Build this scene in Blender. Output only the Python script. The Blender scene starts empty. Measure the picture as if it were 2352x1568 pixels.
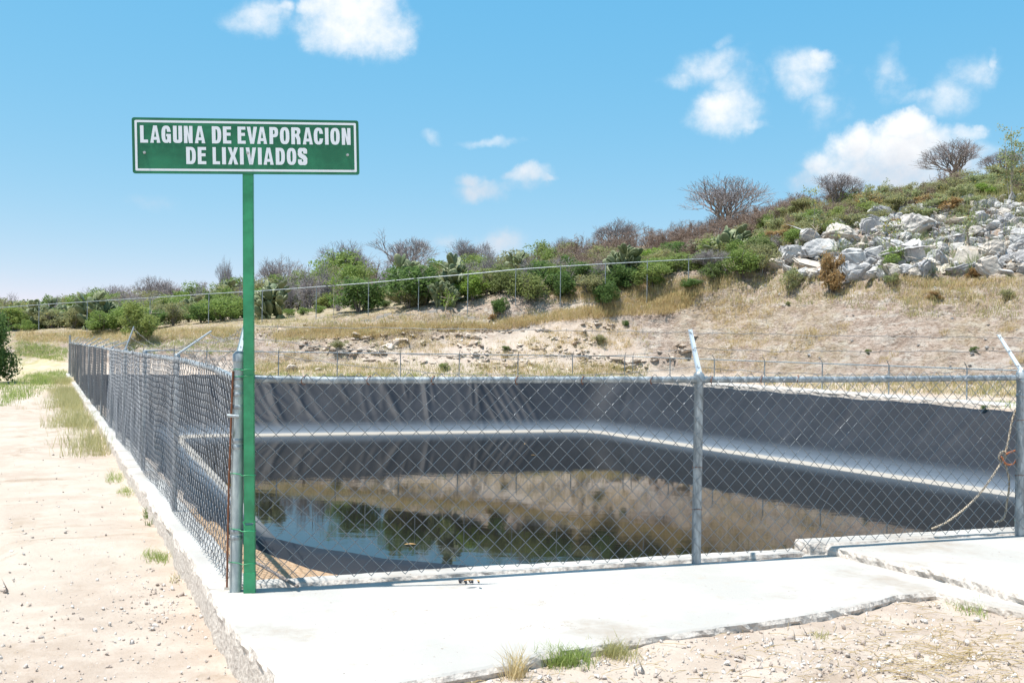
import bpy, bmesh, math, random
import numpy as np
from mathutils import Vector, Matrix, Euler
R = math.radians
random.seed(7); rng = np.random.default_rng(7)
sc = bpy.context.scene
col = sc.collection

# ------------------------------------------------------------------ camera
EYE = 1.38
FPX = 2250.0; PW = 2352.0; PH = 1568.0
cam_d = bpy.data.cameras.new('camera'); cam = bpy.data.objects.new('camera', cam_d); col.objects.link(cam)
cam_d.sensor_width = 36; cam_d.lens = FPX / PW * 36
cam_d.clip_start = 0.05; cam_d.clip_end = 3000
CM = Matrix.Rotation(R(90.28), 3, 'X') @ Matrix.Rotation(R(0.9), 3, 'Z')
cam.matrix_world = Matrix.Translation((0, 0, EYE)) @ CM.to_4x4()
sc.camera = cam
CMn = np.array(CM)
def ray(px, py):
    d = CM @ Vector(((px - PW/2)/FPX, -(py - PH/2)/FPX, -1)); return d
def P(px, py, D):                       # point on the sight line at depth D (m)
    d = ray(px, py); return Vector((d.x/d.y*D, D, EYE + d.z/d.y*D))
def L(px, py, z=0.0):                   # point on the sight line at level z
    d = ray(px, py); t = (z - EYE)/d.z; return Vector((d.x*t, d.y*t, z))

# ------------------------------------------------------------------ sun, world
TO_SUN = Vector((-0.30, -0.09, 0.945)).normalized()
sun_d = bpy.data.lights.new('sun', 'SUN'); sun = bpy.data.objects.new('sun', sun_d); col.objects.link(sun)
sun_d.energy = 5.0; sun_d.angle = R(0.53); sun_d.color = (1.0, 0.955, 0.89)
sun.rotation_euler = TO_SUN.to_track_quat('Z', 'Y').to_euler()
sc.view_settings.view_transform = 'Standard'; sc.view_settings.look = 'None'
sc.view_settings.gamma = 1; sc.view_settings.use_curve_mapping = False
sc.view_settings.exposure = 0.7
SUN_EL = math.asin(TO_SUN.z); SUN_AZ = math.atan2(TO_SUN.x, TO_SUN.y)

world = bpy.data.worlds.new('World'); sc.world = world; world.use_nodes = True
wt = world.node_tree; wt.nodes.clear()
def wn(t, **k):
    n = wt.nodes.new(t)
    for a, b in k.items(): setattr(n, a, b)
    return n
def wl(a, b): wt.links.new(a, b)
def wmath(op, a, b=None, c=None, clamp=False):
    n = wn('ShaderNodeMath', operation=op); n.use_clamp = clamp
    for i, v in enumerate((a, b, c)):
        if v is None: continue
        if isinstance(v, (int, float)): n.inputs[i].default_value = v
        else: wl(v, n.inputs[i])
    return n.outputs[0]
wout = wn('ShaderNodeOutputWorld'); wbg = wn('ShaderNodeBackground'); wl(wbg.outputs[0], wout.inputs[0])
wbg.inputs[1].default_value = 0.12
sky = wn('ShaderNodeTexSky', sky_type='NISHITA'); sky.sun_disc = False
sky.sun_elevation = SUN_EL; sky.sun_rotation = SUN_AZ; sky.air_density = 1.0; sky.dust_density = 0.3; sky.ozone_density = 1.2
sky.altitude = 5000
tc = wn('ShaderNodeTexCoord')
sep = wn('ShaderNodeSeparateXYZ'); wl(tc.outputs['Generated'], sep.inputs[0])
az = wmath('ARCTAN2', sep.outputs[0], sep.outputs[1]); el = wmath('ARCSINE', sep.outputs[2])
ae = wn('ShaderNodeCombineXYZ'); wl(az, ae.inputs[0]); wl(el, ae.inputs[1])
# domain warp so that the cloud outlines are ragged
nzw = wn('ShaderNodeTexNoise'); nzw.inputs['Scale'].default_value = 14; nzw.inputs['Detail'].default_value = 8; nzw.inputs['Roughness'].default_value = 0.6
wl(tc.outputs['Generated'], nzw.inputs['Vector'])
wsub = wn('ShaderNodeVectorMath', operation='SUBTRACT'); wl(nzw.outputs['Color'], wsub.inputs[0]); wsub.inputs[1].default_value = (.5, .5, .5)
wsc = wn('ShaderNodeVectorMath', operation='MULTIPLY'); wl(wsub.outputs[0], wsc.inputs[0]); wsc.inputs[1].default_value = (.07, .055, 0)
wad = wn('ShaderNodeVectorMath', operation='ADD'); wl(ae.outputs[0], wad.inputs[0]); wl(wsc.outputs[0], wad.inputs[1])
BLOBS = [(810,50,125,72,1.0),(735,25,60,35,.95),(880,75,62,40,.9),(590,38,75,38,.55),(640,18,30,18,.5),
 (1640,150,80,42,.5),(1690,195,60,50,.42),(1650,262,85,50,.68),(1575,170,60,20,.42),(1700,290,50,16,.5),(1672,95,26,18,.35),
 (1845,165,90,50,.55),(1895,130,36,24,.6),(1900,235,60,60,.47),(2030,165,45,60,.47),
 (2165,220,70,45,.5),(2230,170,52,38,.5),(2275,150,16,20,.45),(2095,210,50,20,.42),
 (2072,288,58,40,1.2),(1972,335,56,44,1.15),(2055,345,130,62,1.1),(1955,390,105,50,.95),(2140,325,62,44,1.0),
 (2225,312,62,30,.8),(2265,292,30,16,.7),(2110,395,200,70,.85),(1880,425,75,34,.8),
 (1125,440,85,32,.6),(1215,412,68,28,.72),(1080,412,45,20,.5),(1270,415,30,12,.5),(1165,430,115,24,.55),(1240,400,50,16,.5),(1110,425,60,18,.5),
 (1130,322,75,14,.4),(975,322,30,14,.33),(1035,545,55,26,.5),(1140,562,80,34,.5),(330,470,60,22,.3),(40,655,130,30,.3)]
mask = None; lowm = None
for (cx, cy, rx, ry, s) in BLOBS:
    d = ray(cx, cy).normalized()
    a_, e_ = math.atan2(d.x, d.y), math.asin(d.z)
    v1 = wn('ShaderNodeVectorMath', operation='SUBTRACT'); wl(wad.outputs[0], v1.inputs[0]); v1.inputs[1].default_value = (a_, e_, 0)
    v2 = wn('ShaderNodeVectorMath', operation='MULTIPLY'); wl(v1.outputs[0], v2.inputs[0]); v2.inputs[1].default_value = (FPX/(rx*1.25), FPX/(ry*1.25), 0)
    v3 = wn('ShaderNodeVectorMath', operation='DOT_PRODUCT'); wl(v2.outputs[0], v3.inputs[0]); wl(v2.outputs[0], v3.inputs[1])
    m = wmath('MULTIPLY_ADD', v3.outputs['Value'], -s, s)
    mask = m if mask is None else wmath('MAXIMUM', mask, m)
mask = wmath('MAXIMUM', mask, 0.0)
nz = wn('ShaderNodeTexNoise'); nz.inputs['Scale'].default_value = 22; nz.inputs['Detail'].default_value = 9; nz.inputs['Roughness'].default_value = 0.62
wl(tc.outputs['Generated'], nz.inputs['Vector'])
nzb = wn('ShaderNodeTexNoise'); nzb.inputs['Scale'].default_value = 3.2; nzb.inputs['Detail'].default_value = 7; nzb.inputs['Roughness'].default_value = 0.6
wl(tc.outputs['Generated'], nzb.inputs['Vector'])
# scattered fair-weather clouds go on round the sides of the sky; overhead ones added
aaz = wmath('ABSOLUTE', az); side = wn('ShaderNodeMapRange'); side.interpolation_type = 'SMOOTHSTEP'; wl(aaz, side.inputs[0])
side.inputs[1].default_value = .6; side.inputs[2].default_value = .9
over = wn('ShaderNodeMapRange'); over.interpolation_type = 'SMOOTHSTEP'; wl(el, over.inputs[0]); over.inputs[1].default_value = .45; over.inputs[2].default_value = .65  # unseen cloud cover overhead, added to whiten the fill light in shadows
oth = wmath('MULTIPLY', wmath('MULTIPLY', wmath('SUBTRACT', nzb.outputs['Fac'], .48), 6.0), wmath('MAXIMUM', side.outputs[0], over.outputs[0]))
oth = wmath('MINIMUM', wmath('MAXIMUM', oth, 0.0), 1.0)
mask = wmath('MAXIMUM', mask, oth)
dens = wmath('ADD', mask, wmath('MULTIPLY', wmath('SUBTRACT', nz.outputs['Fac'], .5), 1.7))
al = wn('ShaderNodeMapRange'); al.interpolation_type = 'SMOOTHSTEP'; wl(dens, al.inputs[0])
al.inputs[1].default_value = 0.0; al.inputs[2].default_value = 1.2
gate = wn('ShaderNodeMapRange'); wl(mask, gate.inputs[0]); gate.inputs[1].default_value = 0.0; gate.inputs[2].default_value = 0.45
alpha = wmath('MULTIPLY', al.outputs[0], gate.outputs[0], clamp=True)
# thick parts a little greyer underneath
ccol = wn('ShaderNodeMix', data_type='RGBA'); ccol.inputs[6].default_value = (3.95, 4.15, 4.5, 1); ccol.inputs[7].default_value = (5.6, 5.6, 5.6, 1)
cb = wn('ShaderNodeMapRange'); wl(wmath('ADD', el, wmath('MULTIPLY', wmath('SUBTRACT', nzw.outputs['Fac'], .5), .12)), cb.inputs[0]); cb.inputs[1].default_value = .165; cb.inputs[2].default_value = .205
wl(cb.outputs[0], ccol.inputs[0])
# the camera's colour response, applied alike to the whole sky
sr = wn('ShaderNodeSeparateColor'); wl(sky.outputs[0], sr.inputs[0]); cr_ = wn('ShaderNodeCombineColor')
for i_, (k_, g_) in enumerate(((.944, 1.0), (2.285, .35), (3.87, .115))):
    wl(wmath('MULTIPLY', wmath('POWER', sr.outputs[i_], g_), k_), cr_.inputs[i_])
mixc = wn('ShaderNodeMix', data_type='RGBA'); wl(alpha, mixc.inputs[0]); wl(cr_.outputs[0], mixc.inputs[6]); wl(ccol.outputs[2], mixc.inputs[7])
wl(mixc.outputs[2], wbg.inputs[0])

# ------------------------------------------------------------------ helpers
def tag(o, label=None, cat=None, group=None, kind=None):
    if label: o['label'] = label
    if cat: o['category'] = cat
    if group: o['group'] = group
    if kind: o['kind'] = kind
    return o
def link(name, me, parent=None, loc=None):
    o = bpy.data.objects.new(name, me); col.objects.link(o)
    if parent is not None: o.parent = parent
    if loc is not None: o.location = loc
    return o
def empty(name, loc=(0, 0, 0), rz=0):
    o = link(name, None, None, loc); o.rotation_euler.z = rz; o.empty_display_size = .1; return o
def np_mesh(name, V, F, mats=(), smooth=False, attrs=None):
    V = np.asarray(V, dtype=np.float32).reshape(-1, 3); F = np.asarray(F, dtype=np.int32)
    k = F.shape[1]; me = bpy.data.meshes.new(name)
    me.vertices.add(len(V)); me.vertices.foreach_set('co', V.ravel())
    me.loops.add(F.size); me.loops.foreach_set('vertex_index', F.ravel())
    me.polygons.add(len(F)); me.polygons.foreach_set('loop_start', np.arange(0, F.size, k, dtype=np.int32))
    me.polygons.foreach_set('loop_total', np.full(len(F), k, dtype=np.int32))
    if smooth: me.polygons.foreach_set('use_smooth', np.ones(len(F), dtype=bool))
    me.update(calc_edges=True)
    for m in mats: me.materials.append(m)
    for an, arr in (attrs or {}).items():
        a = me.attributes.new(an, 'FLOAT', 'POINT'); a.data.foreach_set('value', np.asarray(arr, dtype=np.float32))
    return me
class MB:
    """collects primitives (python lists), builds one mesh"""
    def __init__(s): s.v = []; s.f = []; s.sm = []
    def add(s, vs, fs, smooth=False):
        o = len(s.v); s.v += [tuple(x) for x in vs]; s.f += [tuple(i+o for i in f) for f in fs]; s.sm += [smooth]*len(fs)
    def box(s, c, size, M=None, bev=0):
        x, y, z = (i/2 for i in size); M = M or Matrix.Identity(3); c = Vector(c)
        if bev <= 0:
            vs = [c + M @ Vector((a*x, b*y, d*z)) for a in (-1, 1) for b in (-1, 1) for d in (-1, 1)]
            s.add(vs, [(0,1,3,2),(4,6,7,5),(0,4,5,1),(2,3,7,6),(0,2,6,4),(1,5,7,3)])
        else:
            bm = bmesh.new(); bmesh.ops.create_cube(bm, size=1)
            for v in bm.verts: v.co = Vector((v.co.x*size[0], v.co.y*size[1], v.co.z*size[2]))
            bmesh.ops.bevel(bm, geom=bm.edges[:], offset=bev, segments=2, affect='EDGES')
            bm.verts.index_update()
            s.add([c + M @ v.co for v in bm.verts], [[v.index for v in f.verts] for f in bm.faces], False); bm.free()
    def tube(s, pts, r, n=8, cap=True):
        pts = [Vector(p) for p in pts]; rs = r if hasattr(r, '__len__') else [r]*len(pts)
        up = None; rings = []
        for i, p in enumerate(pts):
            t = (pts[min(i+1, len(pts)-1)] - pts[max(i-1, 0)]).normalized()
            if up is None:
                up = t.cross(Vector((.3, .9, .1)));
                if up.length < .1: up = t.cross(Vector((1, 0, 0)))
                up.normalize()
            up = (up - t*up.dot(t)).normalized(); w = t.cross(up)
            rings.append([p + (up*math.cos(2*math.pi*k/n) + w*math.sin(2*math.pi*k/n))*rs[i] for k in range(n)])
        vs = [v for rg in rings for v in rg]; fs = []
        for i in range(len(pts)-1):
            for k in range(n): fs.append((i*n+k, i*n+(k+1) % n, (i+1)*n+(k+1) % n, (i+1)*n+k))
        s.add(vs, fs, True)
        if cap:
            s.add(rings[0], [tuple(range(n))[::-1]]); s.add(rings[-1], [tuple(range(n))])
    def build(s, name, mats, parent=None, loc=None):
        me = bpy.data.meshes.new(name); me.from_pydata(s.v, [], s.f)
        me.polygons.foreach_set('use_smooth', s.sm); me.update()
        for m in (mats if isinstance(mats, (list, tuple)) else [mats]): me.materials.append(m)
        return link(name, me, parent, loc)
def tubes(Pn, r, sides=4, ref=(0, 1, 0)):
    """Pn (n, m, 3) polylines -> verts, quads"""
    Pn = np.asarray(Pn, float); n, m, _ = Pn.shape
    T = np.empty_like(Pn); T[:, 1:-1] = Pn[:, 2:] - Pn[:, :-2]; T[:, 0] = Pn[:, 1] - Pn[:, 0]; T[:, -1] = Pn[:, -1] - Pn[:, -2]
    T /= np.linalg.norm(T, axis=2, keepdims=True) + 1e-9
    ref = np.broadcast_to(np.asarray(ref, float), T.shape)
    U = np.cross(T, ref); ln = np.linalg.norm(U, axis=2, keepdims=True)
    U = np.where(ln > .05, U, np.cross(T, np.array([1., .2, .1]))); U /= np.linalg.norm(U, axis=2, keepdims=True)
    W = np.cross(T, U); r = np.broadcast_to(np.asarray(r, float), (n, m))[..., None]
    rings = [Pn + (U*math.cos(2*math.pi*k/sides) + W*math.sin(2*math.pi*k/sides))*r for k in range(sides)]
    V = np.stack(rings, axis=2)        # n,m,s,3
    idx = np.arange(n*m*sides).reshape(n, m, sides)
    F = np.stack([idx[:, :-1, :], np.roll(idx, -1, 2)[:, :-1, :], np.roll(idx, -1, 2)[:, 1:, :], idx[:, 1:, :]], axis=-1)
    return V.reshape(-1, 3), F.reshape(-1, 4)
def cat(parts):
    Vs = []; Fs = []; o = 0
    for V, F in parts: Vs.append(V); Fs.append(F + o); o += len(V)
    return np.concatenate(Vs), np.concatenate(Fs)

# value noise, vectorised
_perm = np.random.default_rng(3).random((256, 256))
def vnoise(x, y):
    xi = np.floor(x).astype(int); yi = np.floor(y).astype(int); fx = x - xi; fy = y - yi
    fx = fx*fx*(3-2*fx); fy = fy*fy*(3-2*fy)
    g = lambda a, b: _perm[a & 255, b & 255]
    return (g(xi, yi)*(1-fx)+g(xi+1, yi)*fx)*(1-fy) + (g(xi, yi+1)*(1-fx)+g(xi+1, yi+1)*fx)*fy
def fbm(x, y, o=4, rough=.5):
    s = 0; a = 1; t = 0
    for i in range(o): s = s + a*(vnoise(x*2**i+17.3*i, y*2**i+9.1*i)-.5); t += a; a *= rough
    return s/t*2
def sstep(a, b, x):
    t = np.clip((x-a)/(b-a), 0, 1); return t*t*(3-2*t)

# ------------------------------------------------------------------ materials
def mat(name, base, rough=.7, metal=0.0, build=None, spec=None):
    m = bpy.data.materials.new(name); m.use_nodes = True; nt = m.node_tree
    b = nt.nodes['Principled BSDF']; b.inputs['Base Color'].default_value = (*base, 1)
    b.inputs['Roughness'].default_value = rough; b.inputs['Metallic'].default_value = metal
    if spec is not None: b.inputs['Specular IOR Level'].default_value = spec
    if build: build(nt, b)
    return m
class NT:
    def __init__(s, nt): s.nt = nt
    def n(s, t, **k):
        n = s.nt.nodes.new(t)
        for a, b in k.items(): setattr(n, a, b)
        return n
    def l(s, a, b): s.nt.links.new(a, b)
    def val(s, sock, v):
        if isinstance(v, (int, float)): sock.default_value = v
        elif isinstance(v, tuple): sock.default_value = (*v, 1) if len(v) == 3 and sock.type == 'RGBA' else v
        else: s.l(v, sock)
    def math(s, op, a, b=None, c=None):
        n = s.n('ShaderNodeMath', operation=op)
        for i, v in enumerate((a, b, c)):
            if v is not None: s.val(n.inputs[i], v)
        return n.outputs[0]
    def noise(s, scale, detail=4, rough=.55, vec=None, out='Fac', stretch=None, dist=0):
        n = s.n('ShaderNodeTexNoise'); n.inputs['Scale'].default_value = scale; n.inputs['Detail'].default_value = detail
        n.inputs['Roughness'].default_value = rough; n.inputs['Distortion'].default_value = dist
        if vec is None: vec = s.coord()
        if stretch:
            mp = s.n('ShaderNodeMapping'); mp.inputs['Scale'].default_value = stretch; s.l(vec, mp.inputs[0]); vec = mp.outputs[0]
        s.l(vec, n.inputs['Vector']); return n.outputs[out]
    def coord(s, which='Object'):
        return s.n('ShaderNodeTexCoord').outputs[which]
    def pos(s): return s.n('ShaderNodeNewGeometry').outputs['Position']
    def ramp(s, x, a, b, lo=0.0, hi=1.0):
        n = s.n('ShaderNodeMapRange'); n.interpolation_type = 'SMOOTHSTEP'; s.l(x, n.inputs[0])
        for i, v in zip((1, 2, 3, 4), (a, b, lo, hi)): n.inputs[i].default_value = v
        return n.outputs[0]
    def mix(s, f, a, b, blend='MIX'):
        n = s.n('ShaderNodeMix', data_type='RGBA', blend_type=blend); s.val(n.inputs[0], f); s.val(n.inputs[6], a); s.val(n.inputs[7], b)
        return n.outputs[2]
    def bump(s, h, strength, dist, normal=None):
        n = s.n('ShaderNodeBump'); n.inputs['Strength'].default_value = strength; n.inputs['Distance'].default_value = dist
        s.l(h, n.inputs['Height'])
        if normal is not None: s.l(normal, n.inputs['Normal'])
        return n.outputs[0]
    def attr(s, name):
        return s.n('ShaderNodeAttribute', attribute_name=name).outputs['Fac']

def m_ground(nt, b):
    g = NT(nt); p = g.pos()
    n1 = g.noise(.35, 5, .6, p); n2 = g.noise(3.0, 6, .65, p); n3 = g.noise(38, 5, .7, p); n4 = g.noise(160, 3, .6, p)
    bank = g.attr('bank'); veg = g.attr('veg')
    sand = g.mix(g.ramp(n2, .35, .7), (.37, .30, .245), (.47, .40, .34))
    sand = g.mix(g.ramp(n3, .55, .75), sand, (.33, .25, .19))
    sand = g.mix(g.ramp(n4, .64, .72, 0, .6), sand, (.60, .56, .52))
    bk = g.mix(g.ramp(n2, .3, .65), (.37, .28, .225), (.56, .46, .39))
    bk = g.mix(g.ramp(g.noise(1.1, 6, .7, p, stretch=(1, 1, 3.5)), .5, .62), bk, (.62, .55, .48))
    bk = g.mix(g.ramp(g.noise(5.5, 7, .75, p, stretch=(1, 1, 2.5)), .52, .64), bk, (.24, .17, .12))
    sand = g.mix(g.ramp(n1, .42, .62, 0, .55), sand, (.46, .40, .34)); sand = g.mix(g.ramp(g.noise(.8, 6, .7, p, dist=1.5), .54, .66, 0, .6), sand, (.30, .23, .17))
    c = g.mix(bank, sand, bk)
    vg = g.mix(g.ramp(n2, .35, .7), (.40, .31, .17), (.50, .43, .25))
    vg = g.mix(g.ramp(n1, .52, .68, 0, .7), vg, (.24, .24, .11))
    vf = g.math('MULTIPLY', veg, g.ramp(g.noise(2.2, 5, .7, p), .35, .6))
    c = g.mix(vf, c, vg)
    c = g.mix(g.attr('damp'), c, g.mix(g.ramp(n3, .4, .65), (.33, .215, .13), (.44, .32, .215)))
    g.l(c, b.inputs['Base Color'])
    h = g.math('ADD', g.math('MULTIPLY', n3, .35), g.math('MULTIPLY', n4, .12))
    hb = g.math('MULTIPLY', g.math('ADD', g.noise(5.5, 8, .75, p, stretch=(1, 1, 2)), g.noise(1.6, 5, .6, p)), g.math('MULTIPLY', bank, 9.0))
    g.l(g.bump(g.math('ADD', h, hb), .9, .035), b.inputs['Normal'])
M_ground = mat('dry_soil', (.5, .4, .3), .95, build=m_ground, spec=.1)
def m_conc(nt, b):
    g = NT(nt); p = g.pos()
    n1 = g.noise(1.3, 6, .6, p); n2 = g.noise(9, 6, .7, p); n3 = g.noise(120, 4, .7, p); n4 = g.noise(42, 3, .5, p)
    c = g.mix(g.ramp(n1, .35, .7), (.36, .347, .325), (.47, .455, .43))
    c = g.mix(g.ramp(n2, .56, .72, 0, .7), c, (.36, .32, .27))
    c = g.mix(g.ramp(n4, .68, .74, 0, .85), c, (.20, .16, .13))
    cr = g.n('ShaderNodeTexVoronoi', feature='DISTANCE_TO_EDGE'); cr.inputs['Scale'].default_value = .55; wv = g.n('ShaderNodeVectorMath', operation='ADD'); g.l(p, wv.inputs[0]); g.l(g.noise(2.5, 5, .65, p, out='Color'), wv.inputs[1]); g.l(wv.outputs[0], cr.inputs['Vector'])
    c = g.mix(g.math('MULTIPLY', g.ramp(cr.outputs['Distance'], 0, .006, 1, 0), g.ramp(n1, .45, .6)), c, (.30, .26, .22))
    c = g.mix(g.ramp(g.noise(.6, 6, .7, p), .50, .66, 0, .75), c, (.28, .235, .19))
    gn = g.n('ShaderNodeNewGeometry'); sx = g.n('ShaderNodeSeparateXYZ'); g.l(gn.outputs['True Normal'], sx.inputs[0])
    sidef = g.math('SUBTRACT', 1.0, g.ramp(sx.outputs[2], .55, .93))
    sc_ = g.mix(g.ramp(n4, .45, .62), (.62, .56, .50), (.46, .40, .35))
    c = g.mix(g.math('MULTIPLY', sidef, .8), c, sc_)
    g.l(c, b.inputs['Base Color'])
    h = g.math('ADD', g.math('MULTIPLY', n3, .25), g.math('MULTIPLY', n2, .8))
    h = g.math('ADD', h, g.math('MULTIPLY', g.math('MULTIPLY', n4, sidef), 1.2))
    g.l(g.bump(h, .7, .01), b.inputs['Normal'])
M_conc = mat('weathered_concrete', (.5, .5, .5), .9, build=m_conc, spec=.2)
def m_liner(nt, b):
    g = NT(nt); p = g.pos(); sp = g.n('ShaderNodeSeparateXYZ'); g.l(p, sp.inputs[0]); z = sp.outputs[2]
    n1 = g.noise(.7, 6, .6, p); n2 = g.noise(5, 6, .7, p); n3 = g.noise(2.0, 6, .7, p, stretch=(.5, .5, 14))
    c = g.mix(g.ramp(n1, .35, .7), (.009, .012, .018), (.017, .021, .029))
    c = g.mix(g.ramp(n2, .5, .8, 0, .4), c, (.036, .039, .045))
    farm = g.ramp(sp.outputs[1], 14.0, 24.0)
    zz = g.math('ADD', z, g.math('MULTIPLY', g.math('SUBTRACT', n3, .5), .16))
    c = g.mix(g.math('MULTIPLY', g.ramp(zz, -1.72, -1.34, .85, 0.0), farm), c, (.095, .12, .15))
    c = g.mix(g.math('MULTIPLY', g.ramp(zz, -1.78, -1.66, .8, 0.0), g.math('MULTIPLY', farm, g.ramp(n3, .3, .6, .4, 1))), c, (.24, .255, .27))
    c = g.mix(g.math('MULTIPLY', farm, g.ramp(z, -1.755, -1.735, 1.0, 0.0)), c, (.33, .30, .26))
    g.l(c, b.inputs['Base Color'])
    g.l(g.bump(g.math('ADD', g.math('MULTIPLY', g.noise(1.8, 4, .6, p), 1.0), g.math('MULTIPLY', n2, .15)), .4, .03), b.inputs['Normal'])
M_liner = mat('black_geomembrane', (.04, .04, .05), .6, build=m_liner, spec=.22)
def m_water(nt, b):
    g = NT(nt); p = g.pos()
    h = g.math('ADD', g.noise(1.6, 4, .55, p, stretch=(1.0, 2.2, 1)), g.math('MULTIPLY', g.noise(7, 3, .5, p, stretch=(1, 2.0, 1)), .16))
    calm = g.ramp(g.noise(.16, 2, .5, p), .35, .62, .25, 1.0)
    bp = g.n('ShaderNodeBump'); bp.inputs['Distance'].default_value = .012; g.l(h, bp.inputs['Height']); g.l(g.math('MULTIPLY', calm, .15), bp.inputs['Strength'])
    g.l(bp.outputs[0], b.inputs['Normal'])
    b.inputs['IOR'].default_value = 1.38
M_water = mat('dark_leachate_water', (.012, .012, .011), .015, build=m_water)
def m_galv(nt, b):
    g = NT(nt); p = g.pos(); n = g.noise(25, 5, .7, p, stretch=(1, 1, .25)); n2 = g.noise(7, 4, .6, p)
    c = g.mix(g.ramp(n, .4, .65), (.22, .25, .27), (.44, .48, .50)); c = g.mix(g.ramp(n2, .6, .72, 0, .5), c, (.19, .21, .20))
    g.l(c, b.inputs['Base Color']); g.l(g.ramp(n, .3, .7, .38, .6), b.inputs['Roughness'])
M_galv = mat('galvanised_steel', (.5, .52, .54), .45, .55, m_galv)
def m_post(nt, b):
    g = NT(nt); p = g.pos(); n = g.noise(30, 5, .7, p, stretch=(1, 1, .3)); n2 = g.noise(16, 5, .75, p, stretch=(1, 1, .12))
    c = g.mix(g.ramp(n, .4, .65), (.33, .38, .39), (.47, .52, .51)); c = g.mix(g.ramp(n2, .57, .62, 0, .8), c, (.13, .17, .13))
    g.l(c, b.inputs['Base Color'])
M_post = mat('grey_green_corner_post_paint', (.4, .45, .44), .5, .2, m_post)
M_arm = mat('pale_arm_paint', (.62, .68, .72), .45, .35)
M_wire = mat('fence_wire', (.24, .255, .27), .36, .6)
def m_barb(nt, b):
    g = NT(nt); n = g.noise(9, 3, .6, g.pos()); g.l(g.mix(g.ramp(n, .4, .6), (.20, .19, .18), (.34, .33, .32)), b.inputs['Base Color'])
M_barb = mat('dull_barbed_wire', (.25, .24, .23), .6, .4, m_barb)
M_rust = mat('rusty_steel', (.20, .075, .035), .8, .1)
def m_green(base, sc=6):
    def f(nt, b):
        g = NT(nt); n = g.noise(sc, 4, .6, g.coord()); g.l(g.mix(g.ramp(n, .35, .7), base, tuple(min(1, x*1.5+.006) for x in base)), b.inputs['Base Color'])
        g.l(g.bump(g.noise(60, 2, .5, g.coord()), .1, .002), b.inputs['Normal'])
    return f
M_signgreen = mat('sign_green', (.008, .125, .055), .38, build=m_green((.010, .135, .060)))
M_postgreen = mat('post_green_enamel', (.02, .26, .10), .35, build=m_green((.022, .225, .095), 9))
M_white = mat('white_vinyl', (.83, .85, .87), .4)
M_boltm = mat('zinc_bolt', (.5, .5, .48), .4, .7)
def m_rock(nt, b):
    g = NT(nt); p = g.coord(); oi = g.n('ShaderNodeObjectInfo').outputs['Random']
    cv = g.n('ShaderNodeVectorMath', operation='ADD'); g.l(p, cv.inputs[0]); cc = g.n('ShaderNodeCombineXYZ')
    g.l(g.math('MULTIPLY', oi, 40.0), cc.inputs[0]); g.l(cc.outputs[0], cv.inputs[1]); v = cv.outputs[0]
    n1 = g.noise(1.4, 6, .65, v); n2 = g.noise(5, 7, .7, v); n3 = g.noise(2.6, 6, .7, v, stretch=(1, 1, 2.6))
    c = g.mix(g.ramp(n1, .35, .65), (.33, .325, .335), (.60, .585, .56))
    c = g.mix(g.ramp(oi, .55, .9, 0, .6), c, (.55, .47, .37))
    c = g.mix(g.ramp(n2, .52, .68, 0, .75), c, (.22, .215, .22))
    c = g.mix(g.ramp(n3, .60, .68, 0, .7), c, (.47, .36, .24))
    g.l(c, b.inputs['Base Color']); g.l(g.bump(g.math('ADD', n2, g.math('MULTIPLY', g.noise(22, 4, .6, v), .3)), .9, .06), b.inputs['Normal'])
M_rock = mat('pale_limestone', (.5, .5, .5), .9, build=m_rock, spec=.2)
def leafmat(name, a, bcol, trans=.5, c3=None, vary=None):
    def f(nt, b):
        g = NT(nt); oi = g.n('ShaderNodeObjectInfo').outputs['Random']; t = g.attr('tint')
        c = g.mix(t, a, bcol)
        if c3: c = g.mix(g.ramp(t, .86, .93), c, c3)
        if name.endswith('leaves'): c = g.mix(g.ramp(oi, .45, 1, 0, .45), c, (.33, .32, .15))
        g.l(c, b.inputs['Base Color'])
        tr = g.n('ShaderNodeBsdfTranslucent'); g.l(c, tr.inputs[0]); ms = g.n('ShaderNodeMixShader'); ms.inputs[0].default_value = trans
        g.l(b.outputs[0], ms.inputs[1]); g.l(tr.outputs[0], ms.inputs[2]); out = nt.nodes['Material Output']; g.l(ms.outputs[0], out.inputs[0])
    return mat(name, a, .6, build=f, spec=.25)
M_leaf_g = leafmat('mesquite_leaves', (.125, .195, .045), (.290, .385, .110))
M_leaf_d = leafmat('dark_leaves', (.065, .125, .035), (.180, .270, .085))
M_leaf_l = leafmat('lime_leaves', (.140, .230, .038), (.300, .410, .090))
M_leaf_o = leafmat('olive_leaves', (.20, .21, .10), (.36, .36, .18), c3=(.42, .33, .05))
M_leaf_y = leafmat('pale_weed_leaves', (.21, .26, .13), (.38, .42, .21), c3=(.50, .40, .06))
M_leaf_b = leafmat('dry_brown_leaves', (.28, .16, .07), (.45, .33, .16))
M_straw = leafmat('straw_grass', (.50, .385, .185), (.70, .58, .34), .5)
M_olgrass = leafmat('olive_grass', (.31, .31, .12), (.55, .50, .25), .5)
M_softgrass = leafmat('soft_tan_grass', (.40, .40, .17), (.66, .60, .38), .5)
M_grgrass = leafmat('green_grass', (.21, .30, .07), (.44, .50, .18), .5)
M_bark = mat('grey_bark', (.20, .17, .155), .9)
M_twig = leafmat('grey_twigs', (.20, .18, .185), (.32, .29, .295), 0.0)
M_twigb = leafmat('brown_twigs', (.185, .135, .11), (.30, .225, .185), 0.0)
M_twigw = mat('bleached_twigs', (.50, .42, .33), .85)
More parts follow.
